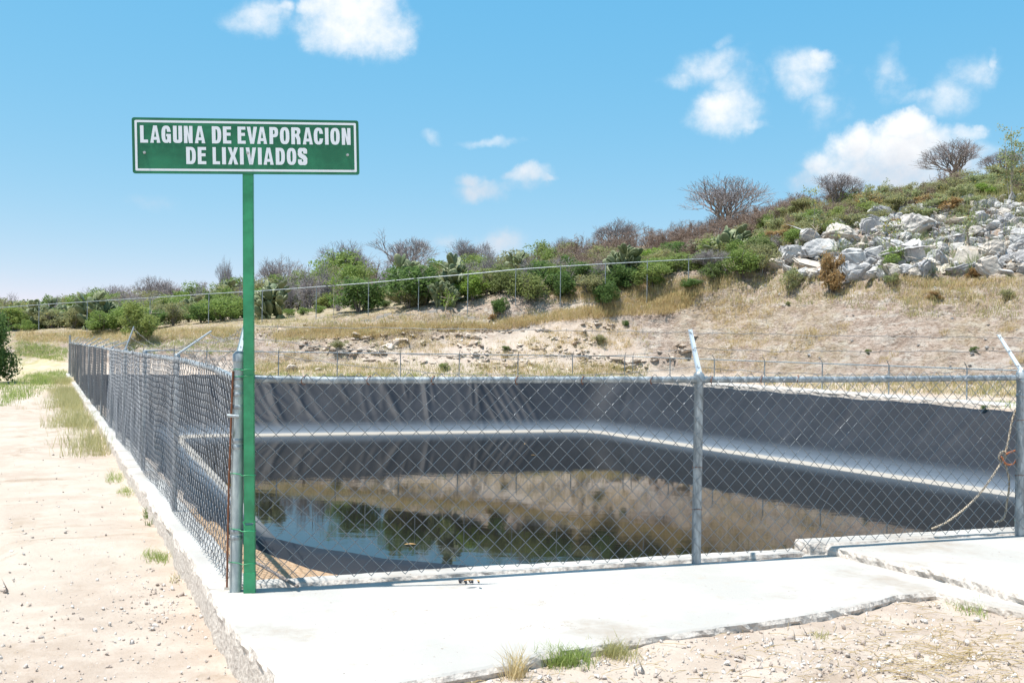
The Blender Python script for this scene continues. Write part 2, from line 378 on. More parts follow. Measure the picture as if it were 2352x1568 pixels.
def m_cact(nt, b):
    g = NT(nt); oi = g.n('ShaderNodeObjectInfo').outputs['Random']
    c = g.mix(oi, (.08, .115, .05), (.20, .22, .105)); c = g.mix(g.ramp(g.noise(6, 4, .6), .55, .7, 0, .6), c, (.30, .27, .15)); g.l(c, b.inputs['Base Color'])
    g.l(g.bump(g.noise(30, 2, .5), .4, .01), b.inputs['Normal'])
M_cact = mat('cactus_skin', (.1, .15, .06), .55, build=m_cact)
def m_rope(nt, b):
    g = NT(nt); w = g.n('ShaderNodeTexWave'); w.inputs['Scale'].default_value = 22; w.inputs['Distortion'].default_value = 1.5; g.l(g.pos(), w.inputs[0])
    g.l(g.mix(w.outputs['Fac'], (.20, .155, .11), (.50, .43, .33)), b.inputs['Base Color'])
M_rope = mat('hemp_rope', (.5, .42, .32), .9, build=m_rope)
M_copper = mat('orange_cord', (.45, .16, .07), .7)
M_teal = mat('teal_plastic', (.03, .30, .20), .5)
M_pale = mat('pale_plastic', (.72, .70, .66), .5)
M_stone = mat('dark_stone', (.07, .07, .08), .9)
M_dleaf = mat('dry_leaf', (.42, .25, .10), .8)

# ------------------------------------------------------------------ layout lines
P1 = L(541, 1357); P2 = L(1599, 1293)
A = (P2 - P1).normalized()                       # along the front fence
NA = Vector((-A.y, A.x, 0))                      # into the pond
vp = ray(98, 778); B = Vector((vp.x, vp.y, 0)).normalized()   # along the left fence
NB = Vector((B.y, -B.x, 0))                      # from left fence into the pond
def on_line(O, dvec, px, z=0):
    lo, hi = -5, 60
    def f(t):
        q = O + dvec*t; q = Vector((q.x, q.y, z)) - Vector((0, 0, EYE)); c = CM.transposed() @ q; return c.x/-c.z*FPX + PW/2
    a, b = f(0), f(20)
    for _ in range(60):
        m = (lo+hi)/2
        if (f(m) < px) == (b > a): lo = m
        else: hi = m
    return O + dvec*lo, lo
P3, T3 = on_line(P1, A, 2341, .1); T2 = (P2-P1).length
T4 = T3 + 2.65
WL = -1.80
# shoreline (water level) and rim corners: near-left, near-right, far-right, far-left
s_fl = L(418, 1003, WL); s_fr = L(1345, 990, WL); s_r = L(2340, 1142, WL); s_l = L(655, 1258, WL)
def isect(p, d, q, e):
    den = d.x*e.y - d.y*e.x; w = q - p; t = (w.x*e.y - w.y*e.x)/den; return p + d*t
fro = P1 + NA*3.1; fro.z = WL
s_nl = isect(s_fl, (s_l - s_fl), fro, A); s_nr = isect(s_fr, (s_r - s_fr), fro, A)
SH = [Vector((v.x, v.y, 0)) for v in (s_nl, s_nr, s_fr, s_fl)]
offs = [2.82, 2.7, 2.7, 2.28]    # front, right, far, left
def offset_poly(pts, offs):
    n = len(pts); lines = []
    for i in range(n):
        a, b = pts[i], pts[(i+1) % n]; d = (b-a).normalized(); nrm = Vector((d.y, -d.x, 0)); lines.append((a + nrm*offs[i], d))
    return [isect(lines[i-1][0], lines[i-1][1], lines[i][0], lines[i][1]) for i in range(n)]
RM = offset_poly(SH, offs)
_lo, _fo = P1 + NB*.34, P1 + NA*.30
RM = [isect(_lo, B, _fo, A), isect(RM[1], (RM[2]-RM[1]).normalized(), _fo, A), RM[2], isect(_lo, B, RM[3], (RM[3]-RM[2]).normalized())]
RM = [Vector((v.x, v.y, 0)) for v in RM]
RZ = [-.05, -.22, .03, .16]
def loop(pts, rads, zs, ne):
    out = []; n = len(pts)
    for i in range(n):
        p0, p, p1 = pts[i-1], pts[i], pts[(i+1) % n]; p2 = pts[(i+2) % n]
        rad = rads[i]; ra1 = rads[(i+1) % n]
        a = p + (p0-p).normalized()*rad; b = p + (p1-p).normalized()*rad; e = p1 + (p-p1).normalized()*ra1
        for k in range(14):
            t = k/14; out.append(((a*(1-t)**2 + p*2*t*(1-t) + b*t*t), zs[i]))
        for k in range(ne[i]):
            t = k/ne[i]; q = b*(1-t) + e*t; f = (rad + t*((p1-p).length-ra1-rad))/(p1-p).length; out.append((q, zs[i]*(1-f)+zs[(i+1) % n]*f))
    return out
NE = [120, 240, 330, 240]
rimL = loop(RM, [2.2, 1.2, 1.0, 1.0], RZ, NE); shoL = loop(SH, [1.8, 1.1, 1.1, 1.1], [0]*4, NE)
rim_xy = np.array([(q.x, q.y) for q, z in rimL])
_o = rim_xy - np.array([(q.x, q.y) for q, z in shoL]); _o /= np.linalg.norm(_o, axis=1, keepdims=True)
HOLE = [tuple(v) for v in (rim_xy + _o*.03)[::4]]
def inside_poly(x, y, poly):
    c = np.zeros(np.shape(x), bool); n = len(poly); j = n-1
    for i in range(n):
        xi, yi = poly[i]; xj, yj = poly[j]
        with np.errstate(divide='ignore', invalid='ignore'):
            c ^= ((yi > y) != (yj > y)) & (x < (xj-xi)*(y-yi)/(yj-yi+1e-12)+xi)
        j = i
    return c

# ------------------------------------------------------------------ terrain heights
CP = []
def cp(px, py, D): q = P(px, py, D); CP.append((q.x, q.y, q.z))
for q in [(-60,-10,-.1),(-20,-10,-.1),(0,-10,0),(30,-10,0),(60,-10,.5),(-3,4,-.05),(0,4,.015),(-1,3,.015),(2,4.5,.015),(4,5,.015),(8,7,.02),(12,9,.05),(16,12,.1),(-8,8,-.05),(-15,10,-.05),(-30,12,-.1),(-5,12,-.02),(-9,20,-.02),
          (-12,28,-.02),(-14,35,-.02),(-22,35,-.1),(-40,30,0),(-60,40,.5),(-17,42,-.05),(-25,45,0),(-3,8,-.02),(2,8,-.02),(8,11,-.05),(-2,20,0),(3,25,0),(14,15,-.1),(20,18,1.5),(30,20,4),(60,30,8)]: CP.append(q)
for v, z in zip(RM, RZ): CP.append((v.x, v.y, z-.03))
for i in range(4):
    v = (RM[i]+RM[(i+1) % 4])/2; CP.append((v.x, v.y, (RZ[i]+RZ[(i+1) % 4])/2-.03))
for q in [(60,850,48),(60,825,50),(60,798,51),(40,766,55),(40,750,62),(200,800,48),(200,765,53),(90,757,54),(480,742,50),(350,790,46),(350,830,43.5),(600,866,40.5),(600,820,43),(600,775,46),
          (725,735,48),(960,712,47),(1185,698,46),(1390,672,46),(1580,650,45.3),(1665,641,45),(1750,630,45),
          (900,867,41),(900,838,42.2),(900,795,43.8),(900,762,45.3),(900,735,46.5),(1185,868,41.6),(1185,840,42.6),(1185,800,43.8),(1185,755,45),(1185,727,45.6),
          (1400,868,42.2),(1400,835,43),(1400,780,44.3),(1400,725,45.2),(1400,695,45.6),(1520,860,42.6),(1520,800,43.5),(1520,720,44.8),(1620,700,44.5),
          (1645,875,40.5),(1645,850,41.5),(1645,770,43),(1645,720,44.2),(1740,880,38.8),(1740,850,39.8),(1740,780,41.4),(1740,700,43.5),(1740,660,44.4),
          (1900,893,35.2),(1900,865,36.3),(1900,790,38.5),(1900,720,40),(1900,660,41.2),(1900,635,41.8),(2050,905,32.4),(2050,872,34),(2050,780,36.5),(2050,700,38.2),(2050,645,39.4),
          (2236,925,29.6),(2236,875,32),(2236,790,34.5),(2236,700,36.8),(2236,640,38),(2345,935,28),(2345,870,31),(2345,780,33.5),(2345,700,35.5),(2345,635,37),
          (1850,600,44),(1850,540,48),(1850,480,56),(2000,600,42.5),(2000,530,46),(2000,470,53),(2000,450,60),(2150,560,43),(2150,480,47.5),(2150,445,55),(2345,560,41),(2345,470,45.5),(2345,420,52),(2345,400,58),
          (1750,590,49),(1750,530,60),(1750,510,70),(1600,628,50),(1600,592,60),(1600,550,72),(1600,542,88),(1400,650,51),(1400,622,60),(1400,588,72),(1400,578,88),(1185,672,52),(1185,656,62),(1185,632,76),(1185,625,88),(950,697,53),(950,684,62),(950,660,76),(950,650,88),
          (700,722,54),(700,706,64),(700,690,78),(700,684,90),(400,738,58),(400,726,70),(400,716,88),(150,748,62),(150,738,88),(-100,745,60),(-200,740,70)]: cp(*q)
CP = np.array(CP)
def _phi(r): return np.sqrt(r*r + .3)
_n = len(CP); _A = _phi(np.hypot(CP[:, None, 0]-CP[None, :, 0], CP[:, None, 1]-CP[None, :, 1])) - np.eye(_n)*.05
_M = np.block([[_A, np.c_[np.ones(_n), CP[:, :2]]], [np.r_[[np.ones(_n)], CP[:, :2].T], np.zeros((3, 3))]])
_w = np.linalg.solve(_M, np.r_[CP[:, 2], 0, 0, 0])
def base_h(x, y):
    x = np.clip(x, -62, 62); y = np.clip(y, -10, 92); sh = np.shape(x); x = np.ravel(x); y = np.ravel(y); out = np.empty(len(x))
    for i in range(0, len(x), 20000):
        xs, ys = x[i:i+20000], y[i:i+20000]
        out[i:i+20000] = _phi(np.hypot(xs[:, None]-CP[:, 0], ys[:, None]-CP[:, 1])) @ _w[:_n] + _w[_n] + _w[_n+1]*xs + _w[_n+2]*ys
    return out.reshape(sh)
_gx = np.arange(-64, 64.01, .25); _gy = np.arange(-11, 94.01, .25)
_GB = base_h(*np.meshgrid(_gx, _gy))
def bil(x, y):
    fx = np.clip((x+64)/.25, 0, len(_gx)-1.001); fy = np.clip((y+11)/.25, 0, len(_gy)-1.001)
    i = fx.astype(int); j = fy.astype(int); a = fx-i; b = fy-j
    return (_GB[j, i]*(1-a)+_GB[j, i+1]*a)*(1-b) + (_GB[j+1, i]*(1-a)+_GB[j+1, i+1]*a)*b
def dleft(x, y): return (x-P1.x)*NB.x + (y-P1.y)*NB.y
def dfront(x, y): return (x-P1.x)*NA.x + (y-P1.y)*NA.y
def bankmask(x, y, h):
    df = dfront(x, y)
    far = sstep(36.5, 38, df + 0*x); dr = (x-RM[2].x)*.876+(y-RM[2].y)*.483
    right = sstep(2.6, 3.6, dr)*sstep(8, 14, df)
    return np.clip(np.maximum(far, right), 0, 1)*sstep(.15, .8, h)
def H(x, y):
    x = np.asarray(x, float); y = np.asarray(y, float)
    h = bil(x, y); bm_ = bankmask(x, y, h)
    lf = 1 - sstep(-.07, .03, dleft(x, y)); fr = 1 - sstep(-.06, .03, dfront(x, y)); df = dfront(x, y)
    out = np.maximum(lf*(1-sstep(33, 36, df)), fr)
    h = h - out*.05 - lf*(1-sstep(30, 36, df))*.09
    h = h + out*(.030*fbm(x*.9, y*.9, 5) + .020*fbm(x*4, y*4, 4) + .010*fbm(x*14, y*14, 2))
    led = .42*fbm(x*.45, y*.9+h*.6, 5, .6) + .30*fbm(x*1.9+5, y*1.9, 4, .62)
    step = np.floor(h*1.4+fbm(x*.3, y*.3, 3)*1.6)
    fr_ = (h*1.4+fbm(x*.3, y*.3, 3)*1.6) - step
    led = led + .34*(sstep(.6, .95, fr_) - fr_)
    h = h + bm_*led*1.1*np.clip(sstep(49, 44.6, y) + .12, 0, 1)*sstep(92, 55, y)
    h = h + .05*fbm(x*.7+9, y*.7, 3)*(1-out)*sstep(10, 20, np.hypot(x, y-0))
    return h
def hz(x, y): return float(H(np.array([x]), np.array([y]))[0])
_hx = np.arange(-46, 46.01, .15); _hy = np.arange(3, 94.01, .12); _HX, _HY = np.meshgrid(_hx, _hy)
_HG = H(_HX, _HY); _HG = np.where(inside_poly(_HX, _HY, HOLE), -5.0, _HG)
_SY = np.arange(3.5, 93, .12)
def G(px, py):
    """vectorised: where do sight lines through these pixels meet the terrain"""
    px = np.atleast_1d(np.asarray(px, float)); py = np.atleast_1d(np.asarray(py, float))
    d = np.stack([(px-PW/2)/FPX, -(py-PH/2)/FPX, -np.ones_like(px)], 1) @ CMn.T
    kx = d[:, 0]/d[:, 1]; kz = d[:, 2]/d[:, 1]; res = np.empty(len(px))
    for i in range(0, len(px), 1500):
        a = kx[i:i+1500, None]*_SY; ii = np.clip(((a+46)/.15+.5).astype(int), 0, len(_hx)-1); jj = np.clip(((_SY-3)/.12+.5).astype(int), 0, len(_hy)-1)
        hit = (EYE + kz[i:i+1500, None]*_SY) < _HG[jj[None, :], ii]; k = hit.argmax(1); res[i:i+1500] = np.where(hit.any(1), _SY[k], 92)
    lo, hi = res-.3, res+.15
    for _ in range(7):
        m = (lo+hi)/2; under = EYE + kz*m < H(kx*m, m); hi = np.where(under, m, hi); lo = np.where(under, lo, m)
    res = (lo+hi)/2
    X = kx*res; return np.stack([X, res, H(X, res)], 1)

# ------------------------------------------------------------------ ground sheet
def lines(segs):
    out = [segs[0][0]]
    for a, b, st in segs: out += list(np.linspace(a, b, max(2, int(round((b-a)/st))+1)))[1:]
    return np.array(out)
gx = lines([(-1500,-300,200),(-300,-64,30),(-64,-26,1.0),(-26,-5,.17),(-5,6,.06),(6,24,.15),(24,40,.8),(40,64,3),(64,300,30),(300,1500,200)])
gy = lines([(-300,-30,60),(-30,0,3),(0,3.6,.6),(3.6,8,.055),(8,28,.15),(28,49,.13),(49,64,.4),(64,94,1),(94,300,30),(300,2500,250)])
X, Y = np.meshgrid(gx, gy); Z = H(X, Y)
ins = inside_poly(X, Y, HOLE)
h0 = bil(X, Y); bmk = bankmask(X, Y, h0)
Z = np.where(ins, -4.5, Z)
df_ = dfront(X, Y); dl_ = dleft(X, Y)
veg = sstep(46.5, 48.5, Y)*np.clip(sstep(1.0, 2.0, h0), 0, 1)
lf_field = (1-sstep(-.2, .2, dl_))*sstep(24, 34, Y)*.9
veg = np.clip(np.maximum(np.maximum(veg, lf_field), bmk*.35*sstep(-.1, .5, fbm(X*.35, Y*.35, 3))), 0, 1)
nxg, nyg = len(gx), len(gy); idx = np.arange(nxg*nyg).reshape(nyg, nxg)
F = np.stack([idx[:-1, :-1], idx[:-1, 1:], idx[1:, 1:], idx[1:, :-1]], -1).reshape(-1, 4)
me = np_mesh('ground', np.stack([X, Y, Z], -1), F, [M_ground], True, {'bank': bmk.ravel(), 'veg': veg.ravel(), 'damp': ((dl_ > .1) & (df_ > .1) & (dl_ < 3.5) & (df_ < 3.0)).astype(float).ravel()})
tag(link('ground', me), 'pale sandy ground and eroded earth bank rising to the scrub hillside', None, None, 'structure')

# ------------------------------------------------------------------ pond liner and water
n = len(rimL); ts = np.concatenate([[-.16, -.07, -.02], np.linspace(0.03, 1.0, 26), [1.12, 1.4]])
rimp = np.array([(q.x, q.y, z) for q, z in rimL]); shop = np.array([(q.x, q.y, WL) for q, z in shoL])
dirn = rimp[:, :2]-shop[:, :2]; wid = np.linalg.norm(dirn, axis=1); outn = dirn/wid[:, None]
sarc = np.r_[0, np.cumsum(np.linalg.norm(np.diff(rimp[:, :2], axis=0), axis=1))]
fr2 = np.random.default_rng(11)
i_far0 = 14*3+NE[0]+NE[1]; i_far1 = i_far0+NE[2]; s0, s1 = sarc[i_far0], sarc[i_far1]
folds = []
for k in range(34): folds.append((s0 + (s1-s0)*(fr2.random()**.8*.78+.22), fr2.uniform(.05, .13), fr2.uniform(.010, .034), fr2.normal(0, .5), fr2.uniform(.25, 1.0)))
for k in range(16): folds.append((s1 - fr2.random()*7, fr2.uniform(.06, .12), fr2.uniform(.03, .07), fr2.uniform(.8, 2.0), fr2.uniform(.3, .9)))
for k in range(6): folds.append((s0+.18*(s1-s0)+k*.34, .08, .045, -2.4+.1*k, .75))
for k in range(40): folds.append((sarc[-1]*fr2.random(), fr2.uniform(.08, .2), fr2.uniform(.008, .022), fr2.normal(0, .6), fr2.uniform(.4, 1.0)))
rows = []
for t in ts:
    xy = rimp[:, :2] + (shop[:, :2]-rimp[:, :2])*t
    if t < 0:
        cut = np.ones(n)
        xy = rimp[:, :2] + outn*(abs(t)*(1.9 + 1.5*fbm(sarc*1.1, sarc*0, 3)))[:, None]
        corner_ = np.exp(-((sarc - sarc[7])/1.3)**2) + np.exp(-((sarc - sarc[7] - sarc[-1])/1.3)**2)
        z = rimp[:, 2] + .045 - .25*abs(t) + .045*fbm(sarc*1.6, sarc*0+t*9, 3)
        z = np.where(t < -.1, rimp[:, 2]-.09, z)
    elif t <= 1: z = rimp[:, 2]+.035 + (WL-rimp[:, 2]-.035)*(1-(1-t)**1.55)
    else: z = np.full(n, WL - (t-1)*2.6)
    sl = np.zeros(n)
    for (fs, fw, fa, sh_, ext) in folds:
        if t < 0: continue
        c = fs + sh_*t
        ew = fw*(1+.6*t)
        sl += fa*np.exp(-((sarc-c)/ew)**2)*(sstep(0, .12, t) if t > 0 else 0)*(1-sstep(ext*.8, ext*1.1, t))
    sl += .02*fbm(sarc*1.2, np.full(n, t*3), 3)*sstep(0, .2, t)
    low = (1-sstep(.85, 1.0, t)) if t > 0 else 0
    z = z + sl*low; xy = xy - outn*(sl*low*.5)[:, None]
    if t <= .03: z = z + .03*fbm(sarc*.8, sarc*0+3, 3)
    rows.append(np.c_[xy, z])
V = np.array(rows); nt_, nn = V.shape[:2]; idx = np.arange(nt_*nn).reshape(nt_, nn)
F = np.stack([idx[:-1], np.roll(idx, -1, 1)[:-1], np.roll(idx, -1, 1)[1:], idx[1:]], -1).reshape(-1, 4)
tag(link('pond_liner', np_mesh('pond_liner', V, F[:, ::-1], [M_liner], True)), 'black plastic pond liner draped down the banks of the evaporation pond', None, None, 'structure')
bmw = bmesh.new(); vs = [bmw.verts.new((q.x + o[0]*-.0, q.y, WL)) for (q, z), o in zip(shoL, outn)]; cen = sum((v.co for v in vs), Vector())/len(vs)
for v in vs: v.co = Vector((cen.x + (v.co.x-cen.x)*1.01, cen.y + (v.co.y-cen.y)*1.01, WL))
bmw.faces.new(vs); mw = bpy.data.meshes.new('water'); bmw.to_mesh(mw); bmw.free(); mw.materials.append(M_water)
tag(link('water', mw), 'dark still pond water mirroring the bank and the blue sky', None, None, 'structure')

# ------------------------------------------------------------------ concrete slabs and kerbs
def resample(pts, st):
    out = []
    for i in range(len(pts)):
        a, b = Vector(pts[i]), Vector(pts[(i+1) % len(pts)]); k = max(1, int((b-a).length/st))
        for j in range(k): out.append(a + (b-a)*(j/k))
    return out
def slab(name, pts, ztop, thick, label, rough=.012, st=.035, zf=None, wave=.02):
    pts = resample([(p[0], p[1], 0) for p in pts], st); n = len(pts)
    area = sum(pts[i].x*pts[(i+1) % n].y - pts[(i+1) % n].x*pts[i].y for i in range(n))
    if area < 0: pts = pts[::-1]
    nr = []
    for i in range(n):
        t = (pts[(i+2) % n]-pts[i-2]).normalized(); nr.append(Vector((t.y, -t.x, 0)))
    def ring(dz, inset, amp, seed):
        r = []; px_ = np.array([p.x for p in pts]); py_ = np.array([p.y for p in pts])
        o_ = wave*fbm(px_*2.5, py_*2.5+3, 3) + amp*1.4*fbm(px_*16+seed, py_*16, 3) - inset
        for i in range(n):
            p = pts[i]; q = p + nr[i]*float(o_[i])
            zt = ztop if zf is None else zf(q.x, q.y)
            r.append((q.x, q.y, zt - dz)); 
        return r
    rg = [ring(0, .022, rough*.9, 0), ring(.007, .008, rough*.8, 0), ring(.028, 0, rough, 4), ring(.06, .002, rough*1.4, 9), ring(thick, 0, rough, 5)]
    bm = bmesh.new(); R_ = [[bm.verts.new(p) for p in r] for r in rg]
    for a, b in zip(R_[:-1], R_[1:]):
        for i in range(n): bm.faces.new((a[i], b[i], b[(i+1) % n], a[(i+1) % n]))
    f = bm.faces.new(R_[0]); bm.normal_update()
    bmesh.ops.recalc_face_normals(bm, faces=bm.faces[:]); bmesh.ops.triangulate(bm, faces=[f])
    me = bpy.data.meshes.new(name); bm.to_mesh(me); bm.free(); me.materials.append(M_conc)
    return tag(link(name, me), label, None, None, 'structure')
xy = lambda v: (v.x, v.y)
fl = lambda t, o: xy(P1 + A*t + NA*o)           # along/offset from the front fence
ll = lambda t, o: xy(P1 + B*t + NB*o)
s1 = [ll(.10, -.13), xy(L(500, 1400)), xy(L(560, 1470)), xy(L(640, 1558)), xy(L(740, 1640)), xy(L(820, 1578)), xy(L(1000, 1553)), xy(L(1170, 1522)), xy(L(1240, 1499)),
      xy(L(1340, 1483)), xy(L(1450, 1466)), xy(L(1560, 1452)), xy(L(1700, 1430)), xy(L(1850, 1410)), xy(L(1940, 1393)), xy(L(2060, 1366)), xy(L(2150, 1358)), xy(L(2221, 1378)), xy(L(2352, 1407)), xy(L(2600, 1460)),
      xy(L(2640, 1450)), xy(L(1880, 1266)), xy(L(1852, 1262)), fl(3.66, .02), fl(2, .03), fl(.5, .03), fl(-.02, .06)]
slab('concrete_slab', s1, 0, .3, 'wide sunlit concrete slab at the foot of the sign with a crumbling left edge')
s2 = [xy(L(1853, 1250, .1)), xy(L(1915, 1258, .1)), xy(L(2172, 1318, .1)), xy(L(2352, 1368, .1)), xy(L(2700, 1460, .1)), xy(P1+A*9), fl(9, .1), fl(3.8, .02)]
slab('raised_concrete_slab', [xy(L(1855, 1247, .058)), xy(L(1915, 1256, .058)), xy(L(2172, 1314, .058)), xy(L(2352, 1366, .058)), xy(L(2700, 1466, .058)), fl(9.4, -.5), fl(9.4, .16)], .058, .09, 'second concrete slab raised a step above the first at the right edge')
def strip(name, seg, label, ztop, rough=.01):
    return slab(name, seg, ztop, .3, label, rough)
strip('front_kerb', [fl(-.06, .045), fl(1.5, .05), fl(3.72, .05), fl(3.72, .20), fl(1.5, .19), fl(-.06, .17)], 'narrow white concrete kerb under the near fence', .020, .012)
strip('raised_kerb', [fl(3.74, .03), fl(9.4, .05), fl(9.4, .24), fl(3.74, .22)], 'narrow concrete kerb under the fence along the raised slab', .078, .012)
slab('left_kerb', [ll(.13, -.12), ll(10, -.13), ll(24, -.12), ll(38.2, -.12), ll(38.2, .12), ll(20, .12), ll(.0, .13)], 0, .3, 'long concrete kerb under the left fence beside the dirt path', .012, .08)
# walkway between the right bank and the far fence
rA = RM[2] + (RM[2]-RM[1]).normalized()*.2; rD = (RM[1]-RM[2]).normalized(); rN = Vector((-rD.y, rD.x, 0)); rLen = (RM[1]-RM[2]).length
def rl(t, o): q = rA + rD*t + rN*o; return (q.x, q.y)
def rz(x, y):
    t = ((x-rA.x)*rD.x+(y-rA.y)*rD.y)/rLen; return .03 + (-.22-.03)*t + .13
slab('concrete_walkway', [rl(-2.5, .75), rl(8, .8), rl(rLen, .85), rl(rLen, 2.2), rl(8, 2.1), rl(-2.5, 1.8)], 0, .3, 'pale concrete strip running above the right-hand bank of the pond', .03, .12, rz, .08)
ca = P(815, 736, 47.3); cb_ = P(1238, 697, 45.7)
mb = MB(); N_ = 24
for i in range(N_):
    a = ca.lerp(cb_, i/N_); b = ca.lerp(cb_, (i+1)/N_ - .002); m_ = (a+b)/2; d = b-a
    m_.z = hz(m_.x, m_.y - .2) + .11
    mb.box((m_.x, m_.y, m_.z-.2), (d.length, .22, .42), Matrix.Rotation(math.atan2(d.y, d.x), 3, 'Z') @ Matrix.Rotation(-math.atan2(d.z, math.hypot(d.x, d.y)), 3, 'Y'))
tag(mb.build('upper_kerb', M_conc), 'thin concrete kerb under the upper fence on the hillside', None, None, 'structure')

# ------------------------------------------------------------------ chain-link mesh
DM = .099
def chain_mesh(name, O, dvec, length, z0f, z1f, rad, sides, parent, amp=.012, pts=3, m=None, seed=0, dm=DM, endwob=True):
    nv = Vector((-dvec.y, dvec.x, 0)); rows_ = int(round(1.21/dm)); nseg = rows_*2; nw = int(length/(dm/2)); K = np.arange(nw)
    fr_ = {3: [0, .13, .87], 1: [0]}[pts]
    J = []; 
    for j in range(nseg):
        for f in fr_: J.append((j, f))
    J.append((nseg, 0)); J = np.array(J); j = J[:, 0].astype(int); f = J[:, 1]
    par = (K[:, None] % 2 + j[None, :]) % 2            # 0: at left node
    xl = (K[:, None] + np.where(par == 0, f[None, :], 1-f[None, :]))*dm/2
    zfrac = (j+f)/nseg
    dep = np.where(f > 0, np.where(par == 0, .0045, -.0045), 0)
    z0 = z0f(xl); z1 = z1f(xl)
    bul = amp*fbm(xl*.9+seed, zfrac[None, :]*1.3+seed+0*xl, 3)
    bul = bul + (.006*fbm(xl*6+seed, zfrac[None, :]*5+0*xl, 2))
    zj = .010*fbm(xl*2.2+seed, zfrac[None, :]*2+4+0*xl, 2)
    z = z0 + (z1-z0)*zfrac[None, :] + zj
    xx = xl + .012*fbm(xl*.8+3, zfrac[None, :]*2+0*xl, 2)
    Pn = np.stack([O.x + dvec.x*xx + nv.x*(dep+bul), O.y + dvec.y*xx + nv.y*(dep+bul), z], -1)
    V, F = tubes(Pn, rad, sides, (nv.x, nv.y, 0))
    o = link(name, np_mesh(name, V, F, [m or M_wire], True), parent)
    # cut ends above the top and below
    return o
def barbed(name, pts, parent, r=.0021, every=.12, seed=0, wob=.006):
    rr = random.Random(seed); mb = MB(); pp = []
    for a, b in zip(pts[:-1], pts[1:]):
        a, b = Vector(a), Vector(b); k = max(2, int((b-a).length/.06))
        for i in range(k): pp.append(a.lerp(b, i/k))
    pp.append(Vector(pts[-1]))
    pp = [p + Vector((0, rr.uniform(-wob, wob), rr.uniform(-wob, wob))) for p in pp]
    mb.tube(pp, r, 4, False)
    acc = 0
    for a, b in zip(pp[:-1], pp[1:]):
        acc += (b-a).length
        if acc > every:
            acc = 0; t = (b-a).normalized()
            for k in range(2):
                d = t.cross(Vector((rr.uniform(-1, 1), rr.uniform(-1, 1), rr.uniform(-1, 1)))).normalized()*.016 + t*rr.uniform(-.006, .006)
                mb.tube([b-d, b+d], [.0008, .0013], 3, False)
    o = mb.build(name, M_barb, parent); return o
def sagged(a, b, sag, k=14, wob=0, seed=0):
    rr = random.Random(seed); out = []
    for i in range(k+1):
        t = i/k; q = Vector(a).lerp(Vector(b), t); q.z -= sag*4*t*(1-t); q.z += rr.uniform(-wob, wob); out.append(q)
    return out

# ------------------------------------------------------------------ front fence
ff = empty('chain_link_fence', (P1.x, P1.y, 0)); tag(ff, 'near chain-link fence across the front of the pond with grey pipe posts', 'fence')
ff.location = (0, 0, 0)
RT = 1.185
def raillvl(t): return np.interp(t, [0, T2, T3, T4], [1.172, 1.183, 1.215, 1.22])
def mesh0(t): return np.interp(t, [0, T2, 3.7, 3.8, T4], [.05, .045, .05, .10, .11])
def pipe_post(base, ztop, r, parent, material, arm=True, armdir=None, arml=(.20, .285), name='post', bands=(), lean=(0, 0)):
    mb = MB(); b = Vector(base); top = Vector((b.x+lean[0], b.y+lean[1], ztop))
    mb.tube([b, top], r, 20); o = mb.build(name, material, parent)
    if bands:
        for z in bands:
            m2 = MB(); q = b.lerp(top, (z-b.z)/(ztop-b.z)); m2.tube([q-Vector((0, 0, .012)), q-Vector((0, 0, .009)), q+Vector((0, 0, .009)), q+Vector((0, 0, .012))], [r+.0005, r+.0025, r+.0025, r+.0005], 20)
            m2.build('clamp_band', M_galv, o)
    if arm:
        m3 = MB(); m3.tube([top-Vector((0, 0, .03)), top+Vector((0, 0, .012)), top+Vector((0, 0, .03))], [r+.005, r+.005, r*.6], 16); m3.build('cap', M_galv, o)
        d = armdir; a0 = top + Vector((0, 0, .02)); a1 = a0 + d*arml[0] + Vector((0, 0, arml[1])); ax = (a1-a0)
        side = Vector((-d.y, d.x, 0)).normalized()
        m4 = MB(); nrm = ax.cross(side).normalized(); w0, w1 = .019, .014
        segs = 6; vs = []; fs = []
        for i in range(segs+1):
            t = i/segs; c = a0 + ax*t; w = w0 + (w1-w0)*t
            for (u, v) in ((-1, .35), (-.9, -.25), (0, -.5), (.9, -.25), (1, .35), (.8, .0), (0, -.2), (-.8, .0)): vs.append(c + side*u*w + nrm*v*w)
        for i in range(segs):
            for k in range(8): fs.append((i*8+k, i*8+(k+1) % 8, (i+1)*8+(k+1) % 8, (i+1)*8+k))
        fs.append(tuple(range(8))[::-1]); fs.append(tuple(segs*8+k for k in range(8))); m4.add(vs, fs)
        m4.build('barb_arm', M_arm, o)
        return o, a0, a1
    return o, top, top
def fp(t, z=0, o=0): q = P1 + A*t + NA*o; return Vector((q.x, q.y, z))
cpost, ca0, ca1 = pipe_post(fp(0, -.02), 1.30, .033, ff, M_post, True, (NA+NB).normalized(), (.05, .16), bands=(.30, .335, .80, .835, 1.02, 1.09, 1.13, 1.18))
post2, p2a, p2b = pipe_post(fp(T2, -.02), 1.205, .030, ff, M_galv, True, NA, (.13, .285), bands=(1.17,))
post3, p3a, p3b = pipe_post(fp(T3, .04), 1.235, .031, ff, M_galv, True, NA, (.22, .27), bands=(1.19, 1.08))
post4, p4a, p4b = pipe_post(fp(T4, .04), 1.24, .030, ff, M_galv, True, NA)
mb = MB(); mb.tube([fp(0.03, 1.176, .0), fp(.5, 1.169), fp(1.1, 1.172), fp(1.8, 1.178), fp(T2, raillvl(T2)), fp((T2+T3)/2, 1.192), fp(T3-.04, 1.209)], .0205, 14); mb.build('top_rail', M_galv, ff)
mb = MB(); mb.tube([fp(T3+.04, 1.212), fp(T4, 1.22)], .0205, 14); mb.build('top_rail', M_galv, ff)
